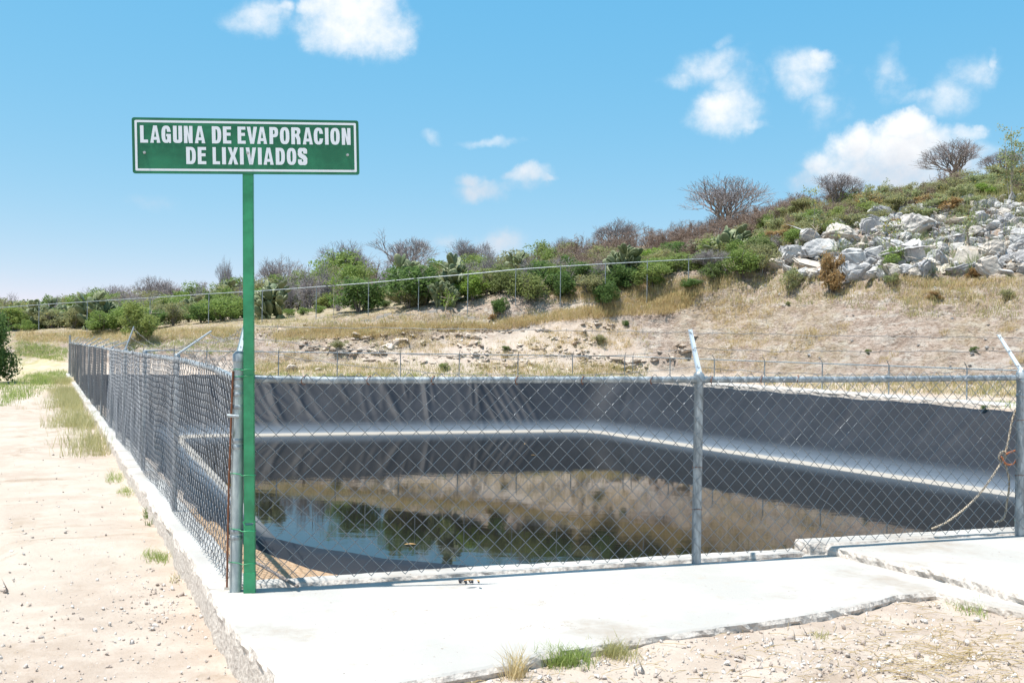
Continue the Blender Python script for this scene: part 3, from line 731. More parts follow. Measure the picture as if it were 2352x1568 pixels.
mb = MB(); q = (T2+T3)/2+.1; mb.tube([fp(q-.06, 1.1935), fp(q+.06, 1.1955)], .0225, 14); mb.build('rail_sleeve', M_galv, ff)
mb = MB(); mb.tube([fp(T2-.06, raillvl(T2-.06)), fp(T2+.06, raillvl(T2)+.001)], .024, 14); mb.build('rail_sleeve', M_galv, ff)
chain_mesh('wire_mesh', fp(.06, 0, -.028), A, T4-.06, lambda x: mesh0(x), lambda x: raillvl(x)+.035+.008*fbm(x*3, x*0, 2), .00215, 5, ff)
# rusty tie wires
for t in (.35, .72, 1.10, 1.62, 2.05, 2.52, 2.95, 3.32, 3.6):
    z = float(raillvl(t)); mb = MB(); c = fp(t, z - .003); pts = []
    for k in range(15):
        a = k/14*2*math.pi*1.1; pts.append(c + A*(.014*math.sin(k*.7)) + NA*(math.cos(a)*.026-.002) + Vector((0, 0, math.sin(a)*.026)))
    pts.append(pts[-1] + Vector((.006, 0, -.028))); mb.tube(pts, .0024, 5); mb.build('tie_wire', M_rust, ff)
for (t, z) in ((T2+.0, .62), (T2, .35), (T3, .9), (T3, .5)):
    mb = MB(); c = fp(t, z); pts = [c + (A*math.cos(k/12*6.6) + NA*math.sin(k/12*6.6))*.034 + Vector((0, 0, .004*math.sin(k))) for k in range(13)]
    mb.tube(pts, .002, 5); mb.build('tie_wire', M_rust, ff)
mb = MB(); mb.tube([fp(.0, .03, 0) - A*.047 - NA*.02, fp(0, .6) - A*.046 - NA*.012, fp(0, 1.22) - A*.034 - NA*.02], .006, 6); mb.build('tension_bar', M_rust, ff)
m2 = MB(); m2.tube([fp(0, .975)-A*.062-NA*.03, fp(0, .972)-A*.02-NA*.038, fp(0, .97)+A*.0-NA*.037], .009, 8); m2.build('clamp_bolt', M_galv, ff)
# barbed strands
for k, f in enumerate((.92, .55, .14)):
    a = ca0.lerp(ca1, f); b = p2a.lerp(p2b, f); c = p3a.lerp(p3b, f); d = p4a.lerp(p4b, f)
    sg = (.0, .085, .10)[k]
    barbed('barbed_strand', sagged(a, b, sg, 16, .006, k), ff, seed=k)
    barbed('barbed_strand', sagged(b, c, (.005, .012, .055)[k], 16, .004, k+5), ff, seed=k+7)
    barbed('barbed_strand', sagged(c, d, .01, 8), ff, seed=k+17)

# ------------------------------------------------------------------ left fence
lfc = empty('chain_link_fence', (0, 0, 0)); tag(lfc, 'long chain-link fence receding along the dirt path on the left, its barbed-wire arms bent inwards', 'fence')
def lp(t, z=0, o=0): q = P1 + B*t + NB*o; return Vector((q.x, q.y, z))
LEND = 37.6
def ltop(t): return np.interp(t, [0, .35, 1.0, 2.2, 3.2, 6, 38], [1.165, 1.185, 1.21, 1.225, 1.23, 1.225, 1.22])
mb = MB(); mb.tube([lp(t, float(ltop(t))) for t in (.04, .2, .4, .7, 1.0, 1.5, 2.2, 2.8, 4, 6, 10, 20, LEND)], .0205, 12); mb.build('top_rail', M_galv, lfc)
tp = 2.8; k = 0; tips = [(ca0, ca1)]
arms = {0: (.24, .16), 1: (.30, .02), 2: (.10, .30), 3: (.26, .12), 4: (.28, .10), 5: (.27, .14), 6: (.25, .17)}
while tp < LEND:
    z_ = float(ltop(tp)); al_ = arms.get(k, (.22+.03*math.sin(k*2.1), .19+.04*math.sin(k*1.3)))
    if k == 0: al_ = (.27, .20)
    o_, a0, a1 = pipe_post(lp(tp, -.02), z_+.02, .021, lfc, M_galv, True, (NB*.97 + B*.05).normalized(), al_)
    tips.append((a0, a1)); tp += 2.75; k += 1
o_, a0, a1 = pipe_post(lp(LEND, -.02), 1.55, .04, lfc, M_galv, False); tips.append((Vector((a0.x, a0.y, 1.3)), a1))
M_wired = mat('old_fence_wire', (.15, .16, .175), .38, .6)
chain_mesh('wire_mesh', lp(.05, 0, -.026), B, 11.5, lambda x: .04+.01*fbm(x*2, x*0, 2), lambda x: ltop(x)+.03+.015*fbm(x*3, x*0, 2), .0022, 4, lfc, .03, seed=5, m=M_wired)
chain_mesh('wire_mesh', lp(11.55, 0, -.026), B, LEND-11.6, lambda x: .04+0*x, lambda x: 1.25+0*x, .0022, 3, lfc, .03, 1, seed=9, m=M_wired)
for k, f in enumerate((.92, .55, .16)):
    pts = []
    for i in range(len(tips)-1):
        a = tips[i][0].lerp(tips[i][1], f); b = tips[i+1][0].lerp(tips[i+1][1], f); pts += sagged(a, b, random.Random(i*3+k).uniform(.01, .07), 6, .008, i+k)[:-1]
    barbed('barbed_strand', pts, lfc, seed=k+31, every=.14)
# unravelled mesh loops near the corner
mb = MB(); rr = random.Random(5)
for i in range(60):
    t = rr.uniform(.05, 2.0); c = lp(t, float(ltop(t))+rr.uniform(.02, .07), rr.uniform(-.03, .05)); r_ = rr.uniform(.012, .03)
    mb.tube([c + B*(r_*math.cos(a)) + Vector((0, 0, r_*1.3*math.sin(a))) + NB*(.012*math.sin(2*a+i)) for a in np.linspace(rr.uniform(0, 3), rr.uniform(4, 6), 8)], .0017, 3, False)
mb.build('loose_wire', M_barb, lfc)['kind'] = 'stuff'
for (t, z) in ((1.3, 1.22), (2.1, 1.235), (1.7, 1.23), (.8, 1.21)):
    mb = MB(); c = lp(t, z); mb.tube([c + B*.02*math.sin(k*.6) + NB*math.cos(k*.5)*.026 + Vector((0, 0, math.sin(k*.5)*.026)) for k in range(13)], .0022, 4); mb.build('tie_wire', M_wire, lfc)

# ------------------------------------------------------------------ middle fence (far side of pond) and upper fence
def far_fence(label, posts, rail, base, armlen, arm_to, rposts=.022, rrail=.02, meshd=True, capm=M_galv):
    root = empty('chain_link_fence'); tag(root, label, 'fence')
    for i, (x, y) in enumerate(posts):
        zt = rail(i) + .02; mb = MB(); mb.tube([(x, y, base(i)-.3), (x, y, zt)], rposts, 8); o = mb.build('post', M_galv, root)
        if armlen:
            m2 = MB(); d = Vector(arm_to(i)); m2.tube([(x, y, zt), Vector((x, y, zt)) + d*armlen*.6 + Vector((0, 0, armlen*.85))], [.016, .011], 5); m2.build('barb_arm', M_barb, o)
    mb = MB(); mb.tube([(x, y, rail(i)) for i, (x, y) in enumerate(posts)], rrail, 8); mb.build('top_rail', M_galv, root)
    return root
# middle: far side then right side
mO = P(600, 866, 41.0); farline = []
cor, _ = None, None
fd = (SH[2]-SH[3]).normalized(); fo = RM[3] + Vector((-fd.y, fd.x, 0))*1.6
xs = [330, 400, 475, 553, 640, 775, 920, 1055, 1190, 1315, 1435]
rA2 = RM[2] + rN*2.0
def lineat(O, d, px):
    q, t = on_line(Vector((O.x, O.y, 0)), d, px, .9); return (q.x, q.y)
corner = isect(fo, fd, rA2, rD)
cpx = None
mids = []
for px in xs:
    try: mids.append(lineat(fo, fd, px))
    except Exception: pass
c_ = CM.transposed() @ (Vector((corner.x, corner.y, .9))-Vector((0, 0, EYE))); cpx = c_.x/-c_.z*FPX+PW/2
mids.append((corner.x, corner.y))
n_far = len(mids)
tt = 2.6
while tt < rLen + 6:
    q = corner + rD*tt; mids.append((q.x, q.y)); tt += 2.75
EN = len(mids)
mrail = lambda i: .99 if i < n_far else .98 - .0*i
tag_far = far_fence('low silver fence beyond the pond that turns the corner along the right bank', mids, lambda i: 1.02 if i < n_far else 1.0 - .012*(i-n_far), lambda i: -.1, .20,
          lambda i: (-fd.y*-1, fd.x*-1, 0) if i < n_far else (-rN.x, -rN.y, 0))
o = tag_far
def far_mesh(posts, z0, z1, parent, dm=.10, r=.0016):
    ps = [Vector((x, y, 0)) for x, y in posts]; parts = []
    for i in range(len(ps)-1):
        d = ps[i+1]-ps[i]; Ln = d.length; d.normalize(); nw = int(Ln/(dm/2)); rows_ = 12; j = np.arange(rows_*2+1); K = np.arange(nw)
        par = (K[:, None] % 2 + j[None, :]) % 2; xl = (K[:, None]+par)*dm/2; za = z0(i)+(z0(i+1)-z0(i))*xl/Ln; zb = z1(i)+(z1(i+1)-z1(i))*xl/Ln
        z = za + (zb-za)*j[None, :]/(rows_*2)
        parts.append(tubes(np.stack([ps[i].x+d.x*xl, ps[i].y+d.y*xl, z], -1), r, 3, (-d.y, d.x, 0)))
    V, F = cat(parts); return link('wire_mesh', np_mesh('wire_mesh', V, F, [M_wire], False), parent)
far_mesh(mids, lambda i: -.1, lambda i: (1.02 if i < n_far else 1.0 - .012*(i-n_far)), o)
for k in range(2):
    pts = []
    for i, (x, y) in enumerate(mids):
        d = Vector((fd.y, -fd.x, 0)) if i < n_far else -rN; z = (1.04 if i < n_far else 1.02-.012*(i-n_far)); pts.append(Vector((x, y, z)) + d*.2*.6*(.5+.45*k) + Vector((0, 0, .17*(.5+.45*k))))
    mb = MB(); mb.tube(pts, .0028, 3, False); mb.build('barbed_strand', M_barb, o)
# upper fence: post pixel, top pixel row, depth
UP = [(-120, 716, 58), (-25, 708, 56.5), (90, 699, 54.5), (201, 692, 52.8), (345, 683, 51), (480, 674, 50), (603, 667, 49), (727, 658, 48.2), (847, 649, 47.6), (962, 638, 47), (1075, 629, 46.5), (1185, 618, 46.1), (1288, 611, 45.8), (1391, 605, 45.6), (1487, 600, 45.4), (1582, 595, 45.3), (1666, 591, 45.2), (1752, 587, 45.2)]
ups = [P(*u) for u in UP]
uf = far_fence('long silver fence climbing the hillside in front of the green scrub', [(q.x, q.y) for q in ups], lambda i: ups[i].z-.02, lambda i: hz(ups[i].x, ups[i].y), .14, lambda i: (0, -.2, 0), .021, .021)

# ------------------------------------------------------------------ sign
sg = empty('sign', (0, 0, 0)); tag(sg, 'green sign on a tall green post with white letters naming the evaporation pond', 'sign')
SA = R(9.5); SD = 5.40
sb = L(574, 1359); sb = Vector((sb.x, sb.y - .0, -.02)); stp = P(565, 400, sb.y-.02)
sx = Vector((math.cos(SA), math.sin(SA), 0)); sy = Vector((-sx.y, sx.x, 0))
tl = P(305, 270, 5.27); tr = P(826, 277, 5.46); bl = P(302, 398, 5.27); br = P(823, 402, 5.46)
cen = (tl+tr+bl+br)/4; SX = ((tr+br)-(tl+bl)); SW = SX.length/2; SX.normalize(); SY0 = ((tl+tr)-(bl+br)); SH_ = SY0.length/2; SY = (SY0 - SX*SY0.dot(SX)).normalized(); SN = SX.cross(SY)   # towards camera
if SN.y > 0: SN = -SN
back = cen - SN*.03
topc = Vector((stp.x, stp.y, back.z)); 
# square tube post
def sq_tube(mb, a, b, w, d, bev=.003, M=None):
    ax = (b-a); L_ = ax.length; z = ax.normalized(); x = (SX - z*SX.dot(z)).normalized(); y = z.cross(x)
    Mx = Matrix((x, y, z)).transposed(); mb.box((a+b)/2, (w, d, L_), Mx, bev)
pc = Vector((sb.x, sb.y, 0)); pt = cen - SN*.034 + SY*.02
joint = pc.lerp(pt, .1515)
mb = MB(); sq_tube(mb, joint + Vector((0, 0, .012)), pt, .056, .056); gp = mb.build('post', M_postgreen, sg)
# lower sleeve: an open-topped u channel, slightly proud
mb = MB(); a, b = pc + Vector((0, 0, -.02)), joint + Vector((0, 0, .0))
sq_tube(mb, a, b, .060, .050, .002); 
zv = (b-a).normalized()
for sgn in (-1, 1):
    mb.box(b + SX*sgn*.027 + SN*.024 + zv*.008, (.008, .006, .03), Matrix.Rotation(.3*sgn, 3, 'Y'))
lower = mb.build('post_sleeve', M_postgreen, sg)
mb = MB(); sq_tube(mb, pc + Vector((0, 0, -.01)), pc.lerp(pt, .045), .064, .058, .002); mb.build('post_foot', M_postgreen, sg)
def frame_pt(u, v, n=0): return cen + SX*u + SY*v + SN*n
def rrect(w, h, r, k=5):
    pts = []
    for cx, cy, a0 in ((w-r, h-r, 0), (-w+r, h-r, 90), (-w+r, -h+r, 180), (w-r, -h+r, 270)):
        for i in range(k+1): a = R(a0+90*i/k); pts.append((cx+r*math.cos(a), cy+r*math.sin(a)))
    return pts
hw, hh = SW/2, SH_/2
mb = MB(); pts = rrect(hw, hh, .013); n = len(pts); ft = [frame_pt(u, v, 0) for u, v in pts]; bk = [frame_pt(u, v, -.004) for u, v in pts]
mb.add(ft+bk, [tuple(range(n)), tuple(range(2*n-1, n-1, -1))] + [(i, n+i, n+(i+1) % n, (i+1) % n) for i in range(n)]); 
panel = mb.build('panel', M_signgreen, sg)
# two flat bars behind
for v in (.06, -.06):
    mb = MB(); mb.box(frame_pt(0, v, -.008), (SW*.9, .006, .025), Matrix((SX, SN, SY)).transposed()); mb.build('cross_bar', M_postgreen, panel)
def curve_mesh(name, contours, zoff, parent, material, depth=.0004):
    cu = bpy.data.curves.new(name, 'CURVE'); cu.dimensions = '2D'; cu.fill_mode = 'FRONT'
    for c in contours:
        sp = cu.splines.new('POLY'); sp.points.add(len(c)-1); sp.use_cyclic_u = True
        for i, (u, v) in enumerate(c): sp.points[i].co = (u, v, 0, 1)
    tmp = bpy.data.objects.new(name+'_tmp', cu); col.objects.link(tmp)
    dg = bpy.context.evaluated_depsgraph_get(); me = bpy.data.meshes.new_from_object(tmp.evaluated_get(dg))
    bpy.data.objects.remove(tmp); me.name = name
    for v in me.vertices: v.co = frame_pt(v.co.x, v.co.y, zoff)
    me.materials.clear(); me.materials.append(material); return link(name, me, parent)
curve_mesh('border', [rrect(hw-.0145, hh-.0145, .006), rrect(hw-.0265, hh-.0265, .003)], .0012, panel, M_white)
def sup(cx, cy, rx, ry, a0, a1, k=26, e=2.9):
    out = []
    for i in range(k+1):
        a = R(a0+(a1-a0)*i/k); c, s = math.cos(a), math.sin(a)
        out.append((cx + rx*math.copysign(abs(c)**(2/e), c), cy + ry*math.copysign(abs(s)**(2/e), s)))
    return out
def glyph(ch, w, h):
    s = min(.0195, w*.45); b = .0165
    if ch == 'I': return [[(0,0),(w,0),(w,h),(0,h)]]
    if ch == 'L': return [[(0,0),(w,0),(w,b),(s,b),(s,h),(0,h)]]
    if ch == 'E': m = h*.47; return [[(0,0),(w,0),(w,b),(s,b),(s,m-.001),(w*.93,m-.001),(w*.93,m+b-.001),(s,m+b-.001),(s,h-b),(w,h-b),(w,h),(0,h)]]
    if ch == 'A': return [[(0,0),(s*.95,0),(w*.33,h*.17),(w*.67,h*.17),(w-s*.95,0),(w,0),(w*.68,h),(w*.32,h)], [(w*.385,h*.34),(w*.5,h*.74),(w*.615,h*.34)]]
    if ch == 'V': return [[(w*.32,0),(w*.68,0),(w,h),(w-s,h),(w*.5,h*.3),(s,h),(0,h)]]
    if ch == 'N': return [[(0,0),(s*.92,0),(s*.92,h*.55),(w-s,0),(w,0),(w,h),(w-s*.92,h),(w-s*.92,h*.45),(s,h),(0,h)]]
    if ch == 'X': return [[(0,0),(s,0),(w*.5,h*.34),(w-s,0),(w,0),(w*.69,h*.5),(w,h),(w-s,h),(w*.5,h*.66),(s,h),(0,h),(w*.31,h*.5)]]
    if ch == 'U':
        o = [(0,h)] + sup(w/2, h*.24, w/2, h*.24, 180, 360, 18) + [(w,h),(w-s,h)]
        i = sup(w/2, h*.24, w/2-s, h*.24-b, 360, 180, 14) + [(s,h)]; return [o+i]
    if ch == 'O': return [sup(w/2, h/2, w/2, h/2, 0, 350, 34, 2.7), sup(w/2, h/2, w/2-s, h/2-b, 0, 350, 34, 2.7)]
    if ch == 'D':
        o = [(0,0),(w*.45,0)] + sup(w*.45, h*.5, w*.55, h*.5, -88, 88, 22, 2.7) + [(w*.45,h),(0,h)]
        i = [(s,b),(w*.45,b)] + sup(w*.45, h*.5, w*.55-s, h*.5-b, -85, 85, 18, 2.7) + [(w*.45,h-b),(s,h-b)]; return [o, i]
    if ch in 'PR':
        m = h*.40 if ch == 'P' else h*.44
        o = [(0,0),(s,0),(s,m)]
        if ch == 'R':
            o = [(0,0),(s,0),(s,m),(w*.47,m),(w-s,m*.6),(w-s,0),(w,0),(w*.985,m*.8),(w*.86,m*1.14)]
            o += sup(w*.5, (m+.006+h)/2+.003, w*.5, (h-m-.006)/2-.003, -50, 88, 14, 2.7) + [(w*.5,h),(0,h)]
        else: o += [(w*.5,m)] + sup(w*.5, (m+h)/2, w*.5, (h-m)/2, -88, 88, 18, 2.7) + [(w*.5,h),(0,h)]
        i = [(s,m+b),(w*.5,m+b)] + sup(w*.5, (m+h)/2, w*.5-s*.95, (h-m)/2-b, -85, 85, 14, 2.7) + [(w*.5,h-b),(s,h-b)]; return [o, i]
    if ch in 'CG':
        a0, a1 = (38, 322) if ch == 'C' else (38, 300)
        o = sup(w/2, h/2, w/2, h/2, a0, a1, 34, 2.7); i = sup(w/2, h/2, w/2-s, h/2-b, a1, a0, 34, 2.7)
        if ch == 'C':
            return [[(w, h*.64)] + o + [(w, h*.36), (w-s, h*.36)] + i + [(w-s, h*.64)]]
        o = sup(w/2, h/2, w/2, h/2, 38, 285, 34, 2.7); i = sup(w/2, h/2, w/2-s, h/2-b, 275, 38, 32, 2.7)
        return [[(w, h*.64)] + o + [(w*.72, h*.07), (w*.78, 0), (w, 0), (w, h*.52), (w*.5, h*.52), (w*.5, h*.375), (w-s, h*.375), (w-s, h*.22)] + i + [(w-s, h*.64)]]
    if ch == 'S':
        c = []; rx, ry = w/2-s/2, h*.25-b*.15
        c += [(w-s/2, h*.67)]; c += sup(w/2, h-b/2-ry*.88, rx, ry*.88, 0, 180, 14, 2.6)
        c += [(s/2, h*.66), (w*.30, h*.57), (w*.70, h*.43), (w-s/2, h*.33)]
        c += sup(w/2, b/2+ry*.88, rx, ry*.88, 0, -180, 14, 2.6); c += [(s/2, h*.33)]
        Lf, Rt = [], []
        for k in range(len(c)):
            p0 = c[max(k-1, 0)]; p1 = c[min(k+1, len(c)-1)]; tx, ty = p1[0]-p0[0], p1[1]-p0[1]; l = math.hypot(tx, ty) or 1
            wd = (s*abs(ty)/l + b*abs(tx)/l)/2; Lf.append((c[k][0]-ty/l*wd, c[k][1]+tx/l*wd)); Rt.append((c[k][0]+ty/l*wd, c[k][1]-tx/l*wd))
        return [Lf + Rt[::-1]]
k_ = SW/2133.0
def text_line(chars, ytop):
    h = 165*k_; cs = []
    for ch, x0, x1 in chars:
        for c in glyph(ch, (x1-x0)*k_, h): cs.append([((x0-62)*k_ - hw + u, hh - ytop*k_ - h + v) for u, v in c])
    return cs
l1 = [('L',137,208),('A',228,320),('G',332,418),('U',438,522),('N',538,618),('A',638,734),('D',797,884),('E',900,977),('E',1037,1112),('V',1124,1222),('A',1220,1314),('P',1337,1420),('O',1437,1527),('R',1545,1632),('A',1654,1750),('C',1760,1850),('I',1868,1902),('O',1920,2010),('N',2030,2115)]
l2 = [('D',555,644),('E',662,740),('L',800,868),('I',888,924),('X',942,1038),('I',1055,1090),('V',1110,1208),('I',1225,1260),('A',1277,1372),('D',1393,1480),('O',1498,1588),('S',1605,1692)]
curve_mesh('lettering', text_line(l1, 76), .0012, panel, M_white)
curve_mesh('lettering', text_line(l2, 277), .0012, panel, M_white)
for (u, v) in ((-hw+112*k_, hh-335*k_), (hw-112*k_, hh-340*k_), (0*k_, hh-330*k_)):
    mb = MB(); c = frame_pt(u, v, 0); mb.tube([c - SN*.006, c + SN*.010], .0055, 8); mb.tube([c + SN*.001, c + SN*.004], .0085, 6); mb.build('bolt', M_boltm, panel)
# green wire ties round both posts
c0 = Vector((P1.x, P1.y, 0))
for (zt, dy) in ((1.228, .0), (1.185, .012), (.655, -.008), (.350, -.01), (.165, -.004)):
    mb = MB(); pts = []; a = c0 + Vector((0, 0, zt)); b = pc.lerp(pt, zt/2.1); b = Vector((b.x, b.y, zt))
    fr1 = -SN*0 + SN
    loop_ = [a - SX*.036 + SN*.004, a - SX*.015 + SN*.034, a + SX*.02 + SN*.035, b - SX*.034 + SN*.036, b + SX*0.0 + SN*.034, b + SX*.030 + SN*.032, b + SX*.036 + SN*.0, b + SX*.02 - SN*.036, a + SX*.0 - SN*.037, a - SX*.034 - SN*.012, a - SX*.036 + SN*.004]
    for i, q in enumerate(loop_): q = q.copy(); q.z += dy*(i/5 if i < 5 else 1) + .003*math.sin(i*1.9); pts.append(q)
    mb.tube(pts, .0024, 5); mb.build('wire_tie', M_postgreen, sg)

# ------------------------------------------------------------------ rope and cord on the right-hand post
rp_ = empty('rope'); tag(rp_, 'knotted hemp rope hanging inside the fence beside the rightmost near post', 'rope')
def rpt(px, py, o=.05):
    # on the plane of the front fence, offset o inwards
    d = ray(px, py); O = P1 + NA*o; t = (O.x*NA.x + O.y*NA.y)/(d.x*NA.x + d.y*NA.y); return Vector((d.x*t, d.y*t, EYE + d.z*t))
def smooth_pts(pts, k=6):
    out = []; n = len(pts)
    for i in range(n-1):
        p0, p1, p2, p3 = pts[max(i-1, 0)], pts[i], pts[i+1], pts[min(i+2, n-1)]
        for j in range(k):
            t = j/k; out.append(.5*((2*p1) + (p2-p0)*t + (2*p0-5*p1+4*p2-p3)*t*t + (3*p1-p0-3*p2+p3)*t**3))
    out.append(pts[-1]); return out
def twisted(name, pts, r, m, parent):
    pts = smooth_pts(pts, 10); mb = MB(); n = 3
    for k in range(n):
        q = []
        for i, p in enumerate(pts):
            t = (pts[min(i+1, len(pts)-1)]-pts[max(i-1, 0)]).normalized(); u = t.cross(Vector((0, 1, 0))).normalized(); w = t.cross(u); a = i*.9 + k*2*math.pi/3
            q.append(p + (u*math.cos(a) + w*math.sin(a))*r*.55)
        mb.tube(q, r*.62, 6)
    return mb.build(name, m, parent)
twisted('rope_strand', [rpt(2334, 938), rpt(2325, 965), rpt(2314, 1020), rpt(2303, 1055), rpt(2275, 1100), rpt(2235, 1150), rpt(2180, 1195), rpt(2140, 1214)], .0068, M_rope, rp_)
twisted('rope_strand', [rpt(2300, 1050), rpt(2312, 1075), rpt(2318, 1110), rpt(2312, 1160), rpt(2305, 1190), rpt(2285, 1199, .06)], .0068, M_rope, rp_)
twisted('knot', [rpt(2296, 1042), rpt(2304, 1036), rpt(2311, 1044), rpt(2306, 1056), rpt(2297, 1056), rpt(2294, 1046), rpt(2304, 1040)], .0062, M_rope, rp_)
twisted('cord', [rpt(2300, 1048, .03), rpt(2310, 1064, .02), rpt(2325, 1066, .02), rpt(2336, 1050, .02), rpt(2334, 1035, .03), rpt(2322, 1038, .03), rpt(2312, 1042, .03)], .0065, M_copper, rp_)
q = rpt(2350, 1197, .08)
mb = MB(); rr = random.Random(2); pts = [q + Vector((.05*math.cos(a)*(1+.2*rr.random()), .04*math.sin(a), -.002+.012*math.sin(3*a))) for a in np.linspace(0, 11, 36)]
mb.tube(pts, .006, 6); tag(mb.build('cord_coil', M_teal), 'small coil of teal cord on the kerb by the rightmost post', 'cord')

# ------------------------------------------------------------------ loose things by the near corner
def stick(name, a, b, r, m, label, cat_, bend=.0):
    mb = MB(); c = (a+b)/2 + Vector((0, bend, bend)); mb.tube(smooth_pts([a, c, b], 6), r, 8); return tag(mb.build(name, m), label, cat_)
a = L(584, 1288, .02); a.z = .03; b = L(684, 1346, 0.0); b = fp(.42, .0, .24); stick('rod', L(588, 1291, .04), L(684, 1346, .03), .009, M_bark, 'dark brown rod lying on the soil just behind the sign post', 'rod')
def leaf(px, py, z, s, rz, label):
    q = L(px, py, z); mb = MB(); c = math.cos(rz); s_ = math.sin(rz); pts = []
    prof = [(-1, 0), (-.5, .3), (.1, .38), (.6, .25), (1, 0), (.6, -.25), (.1, -.38), (-.5, -.3)]
    vs = [q + Vector((s*(u*c - v*s_), s*(u*s_+v*c), .003 + s*.35*abs(v))) for u, v in prof] + [q + Vector((s*u*c, s*u*s_, .004)) for u in (-.5, .1, .6)]
    fs = [(0, 1, 8), (1, 2, 9, 8), (2, 3, 10, 9), (3, 4, 10), (4, 5, 10), (5, 6, 9, 10), (6, 7, 8, 9), (7, 0, 8)]
    vb = [v - Vector((0, 0, .002)) for v in vs]; mb.add(vs+vb, fs + [tuple(i+11 for i in f[::-1]) for f in fs]); return tag(mb.build('dry_leaf', M_dleaf), label, 'leaf')
leaf(1078, 1333, .04, .035, .3, 'curled brown leaf on the kerb, left of two'); leaf(1098, 1334, .04, .022, 1.9, 'small brown leaf on the kerb, right of two')
leaf(1207, 1019, WL+.004, .10, 1.2, 'tan leaf floating on the pond behind the mesh'); leaf(942, 1250, WL+.004, .10, .2, 'pale scrap floating on the sky reflection in the pond')
leaf(1225, 1045, WL+.004, .07, .1, 'thin pale scrap floating near the tan leaf on the pond')

def rock_mesh(name, seed, sub=1, rough=.06, flat=.75, npts=16):
    rr = np.random.default_rng(seed); bm = bmesh.new()
    for _ in range(npts):
        v = rr.normal(size=3); v = np.sign(v)*np.abs(v)**.6; v /= np.linalg.norm(v); v *= rr.uniform(.7, 1.05); bm.verts.new((v[0]*.5, v[1]*.5*.85, v[2]*.5*flat))
    bmesh.ops.convex_hull(bm, input=bm.verts[:]); bmesh.ops.delete(bm, geom=[v for v in bm.verts if not v.link_faces], context='VERTS')
    bmesh.ops.bevel(bm, geom=bm.edges[:], offset=.045, segments=2, affect='EDGES')
    bmesh.ops.triangulate(bm, faces=bm.faces[:])
    for _ in range(sub):
        bmesh.ops.subdivide_edges(bm, edges=[e for e in bm.edges if e.calc_length() > .075], cuts=1, use_grid_fill=True); bmesh.ops.triangulate(bm, faces=bm.faces[:])
    for v in bm.verts:
        p = v.co; pass
    P_ = np.array([v.co[:] for v in bm.verts]); d = fbm(P_[:, 0]*4+seed, P_[:, 1]*4+P_[:, 2]*3, 4, .6)+.6*fbm(P_[:, 2]*9+seed, P_[:, 0]*7-P_[:, 1]*6, 3, .6)
    for v, k in zip(bm.verts, d): v.co = v.co*(1+rough*float(k)*2)
    me = bpy.data.meshes.new(name); bm.to_mesh(me); bm.free()
    return me
pebs = [rock_mesh('pebble', 100+i, 0, .03) for i in range(5)]
for m_ in pebs: m_.materials.append(M_stone)
rr = random.Random(9)
for i in range(9):
    px, py = 1055+rr.uniform(0, 50), 1338+rr.uniform(-3, 4); q = L(px, py, .0); o = link('pebble', pebs[i % 5]); q.z = .012 + (.035 if dfront(q.x, q.y) > .05 else 0)
    o.location = q; s_ = rr.uniform(.018, .04); o.scale = (s_, s_, s_); o.rotation_euler = (rr.uniform(0, 6), rr.uniform(0, 6), 0)
    tag(o, 'dark little stone in the cluster against the kerb below the mesh', 'stone', 'dark stones against the kerb')

# ------------------------------------------------------------------ scatter: pebbles (stuff) on the foreground soil and path
def scatter_mesh(name, protos, poss, scales, material, label, flat=True, seed=1):
    rr = np.random.default_rng(seed); parts = []
    PV = []
    for pm in protos:
        v = np.empty(len(pm.vertices)*3); pm.vertices.foreach_get('co', v); v = v.reshape(-1, 3); pm.calc_loop_triangles(); t = np.empty(len(pm.loop_triangles)*3, dtype=np.int32); pm.loop_triangles.foreach_get('vertices', t); PV.append((v, t.reshape(-1, 3)))
    for p, s in zip(poss, scales):
        v, t = PV[rr.integers(len(PV))]; e = Euler(rr.uniform(0, 6.28, 3)).to_matrix(); parts.append(((v @ np.array(e).T)*s + p, t))
    V, F = cat(parts); return tag(link(name, np_mesh(name, V, F, [material], False)), label, 'gravel', None, 'stuff')
def poly_sample(poly, n, seed):
    rr = np.random.default_rng(seed); P_ = np.array(poly, float); lo, hi = P_.min(0), P_.max(0); out = []
    while len(out) < n:
        q = rr.uniform(lo, hi, (n*2, 2)); out += list(q[inside_poly(q[:, 0], q[:, 1], poly)])
    return np.array(out[:n])
M_peb = mat('pale_pebble', (.5, .45, .4), .9, build=lambda nt, b: (lambda g: g.l(g.mix(g.ramp(g.noise(9, 3, .6, g.pos()), .4, .6), (.34, .28, .24), (.64, .60, .56)), b.inputs['Base Color']))(NT(nt)))
fgpoly = [(800,1600),(1170,1545),(1260,1510),(1450,1480),(1700,1442),(1950,1402),(2140,1365),(2352,1420),(2352,1600)]
pathpoly = [(-20,1000),(140,930),(230,1030),(330,1180),(470,1380),(640,1600),(-20,1600)]
rr = np.random.default_rng(5)
a = poly_sample(fgpoly, 1500, 1); b = poly_sample(pathpoly, 800, 2); cl = np.c_[rr.normal(380, 60, 260), rr.normal(1385, 45, 260)]; cl = cl[inside_poly(cl[:, 0], cl[:, 1], pathpoly)]
c2 = np.c_[rr.normal(1900, 160, 260), rr.normal(1500, 40, 260)]
pp = np.concatenate([a, b, cl, c2]); g = np.stack([*G(pp[:, 0], pp[:, 1]).T], 1)
sc_ = np.clip(rr.lognormal(math.log(.010), .55, len(g)), .004, .042); 
keep = (g[:, 1] < 14); g = g[keep]; sc_ = sc_[keep]
scatter_mesh('gravel', [rock_mesh('p', 40+i, 0, .03) for i in range(5)], g + np.c_[0*sc_, 0*sc_, sc_*.15], sc_*1.3, M_peb, 'loose gravel and small stones on the dirt path and bare soil')

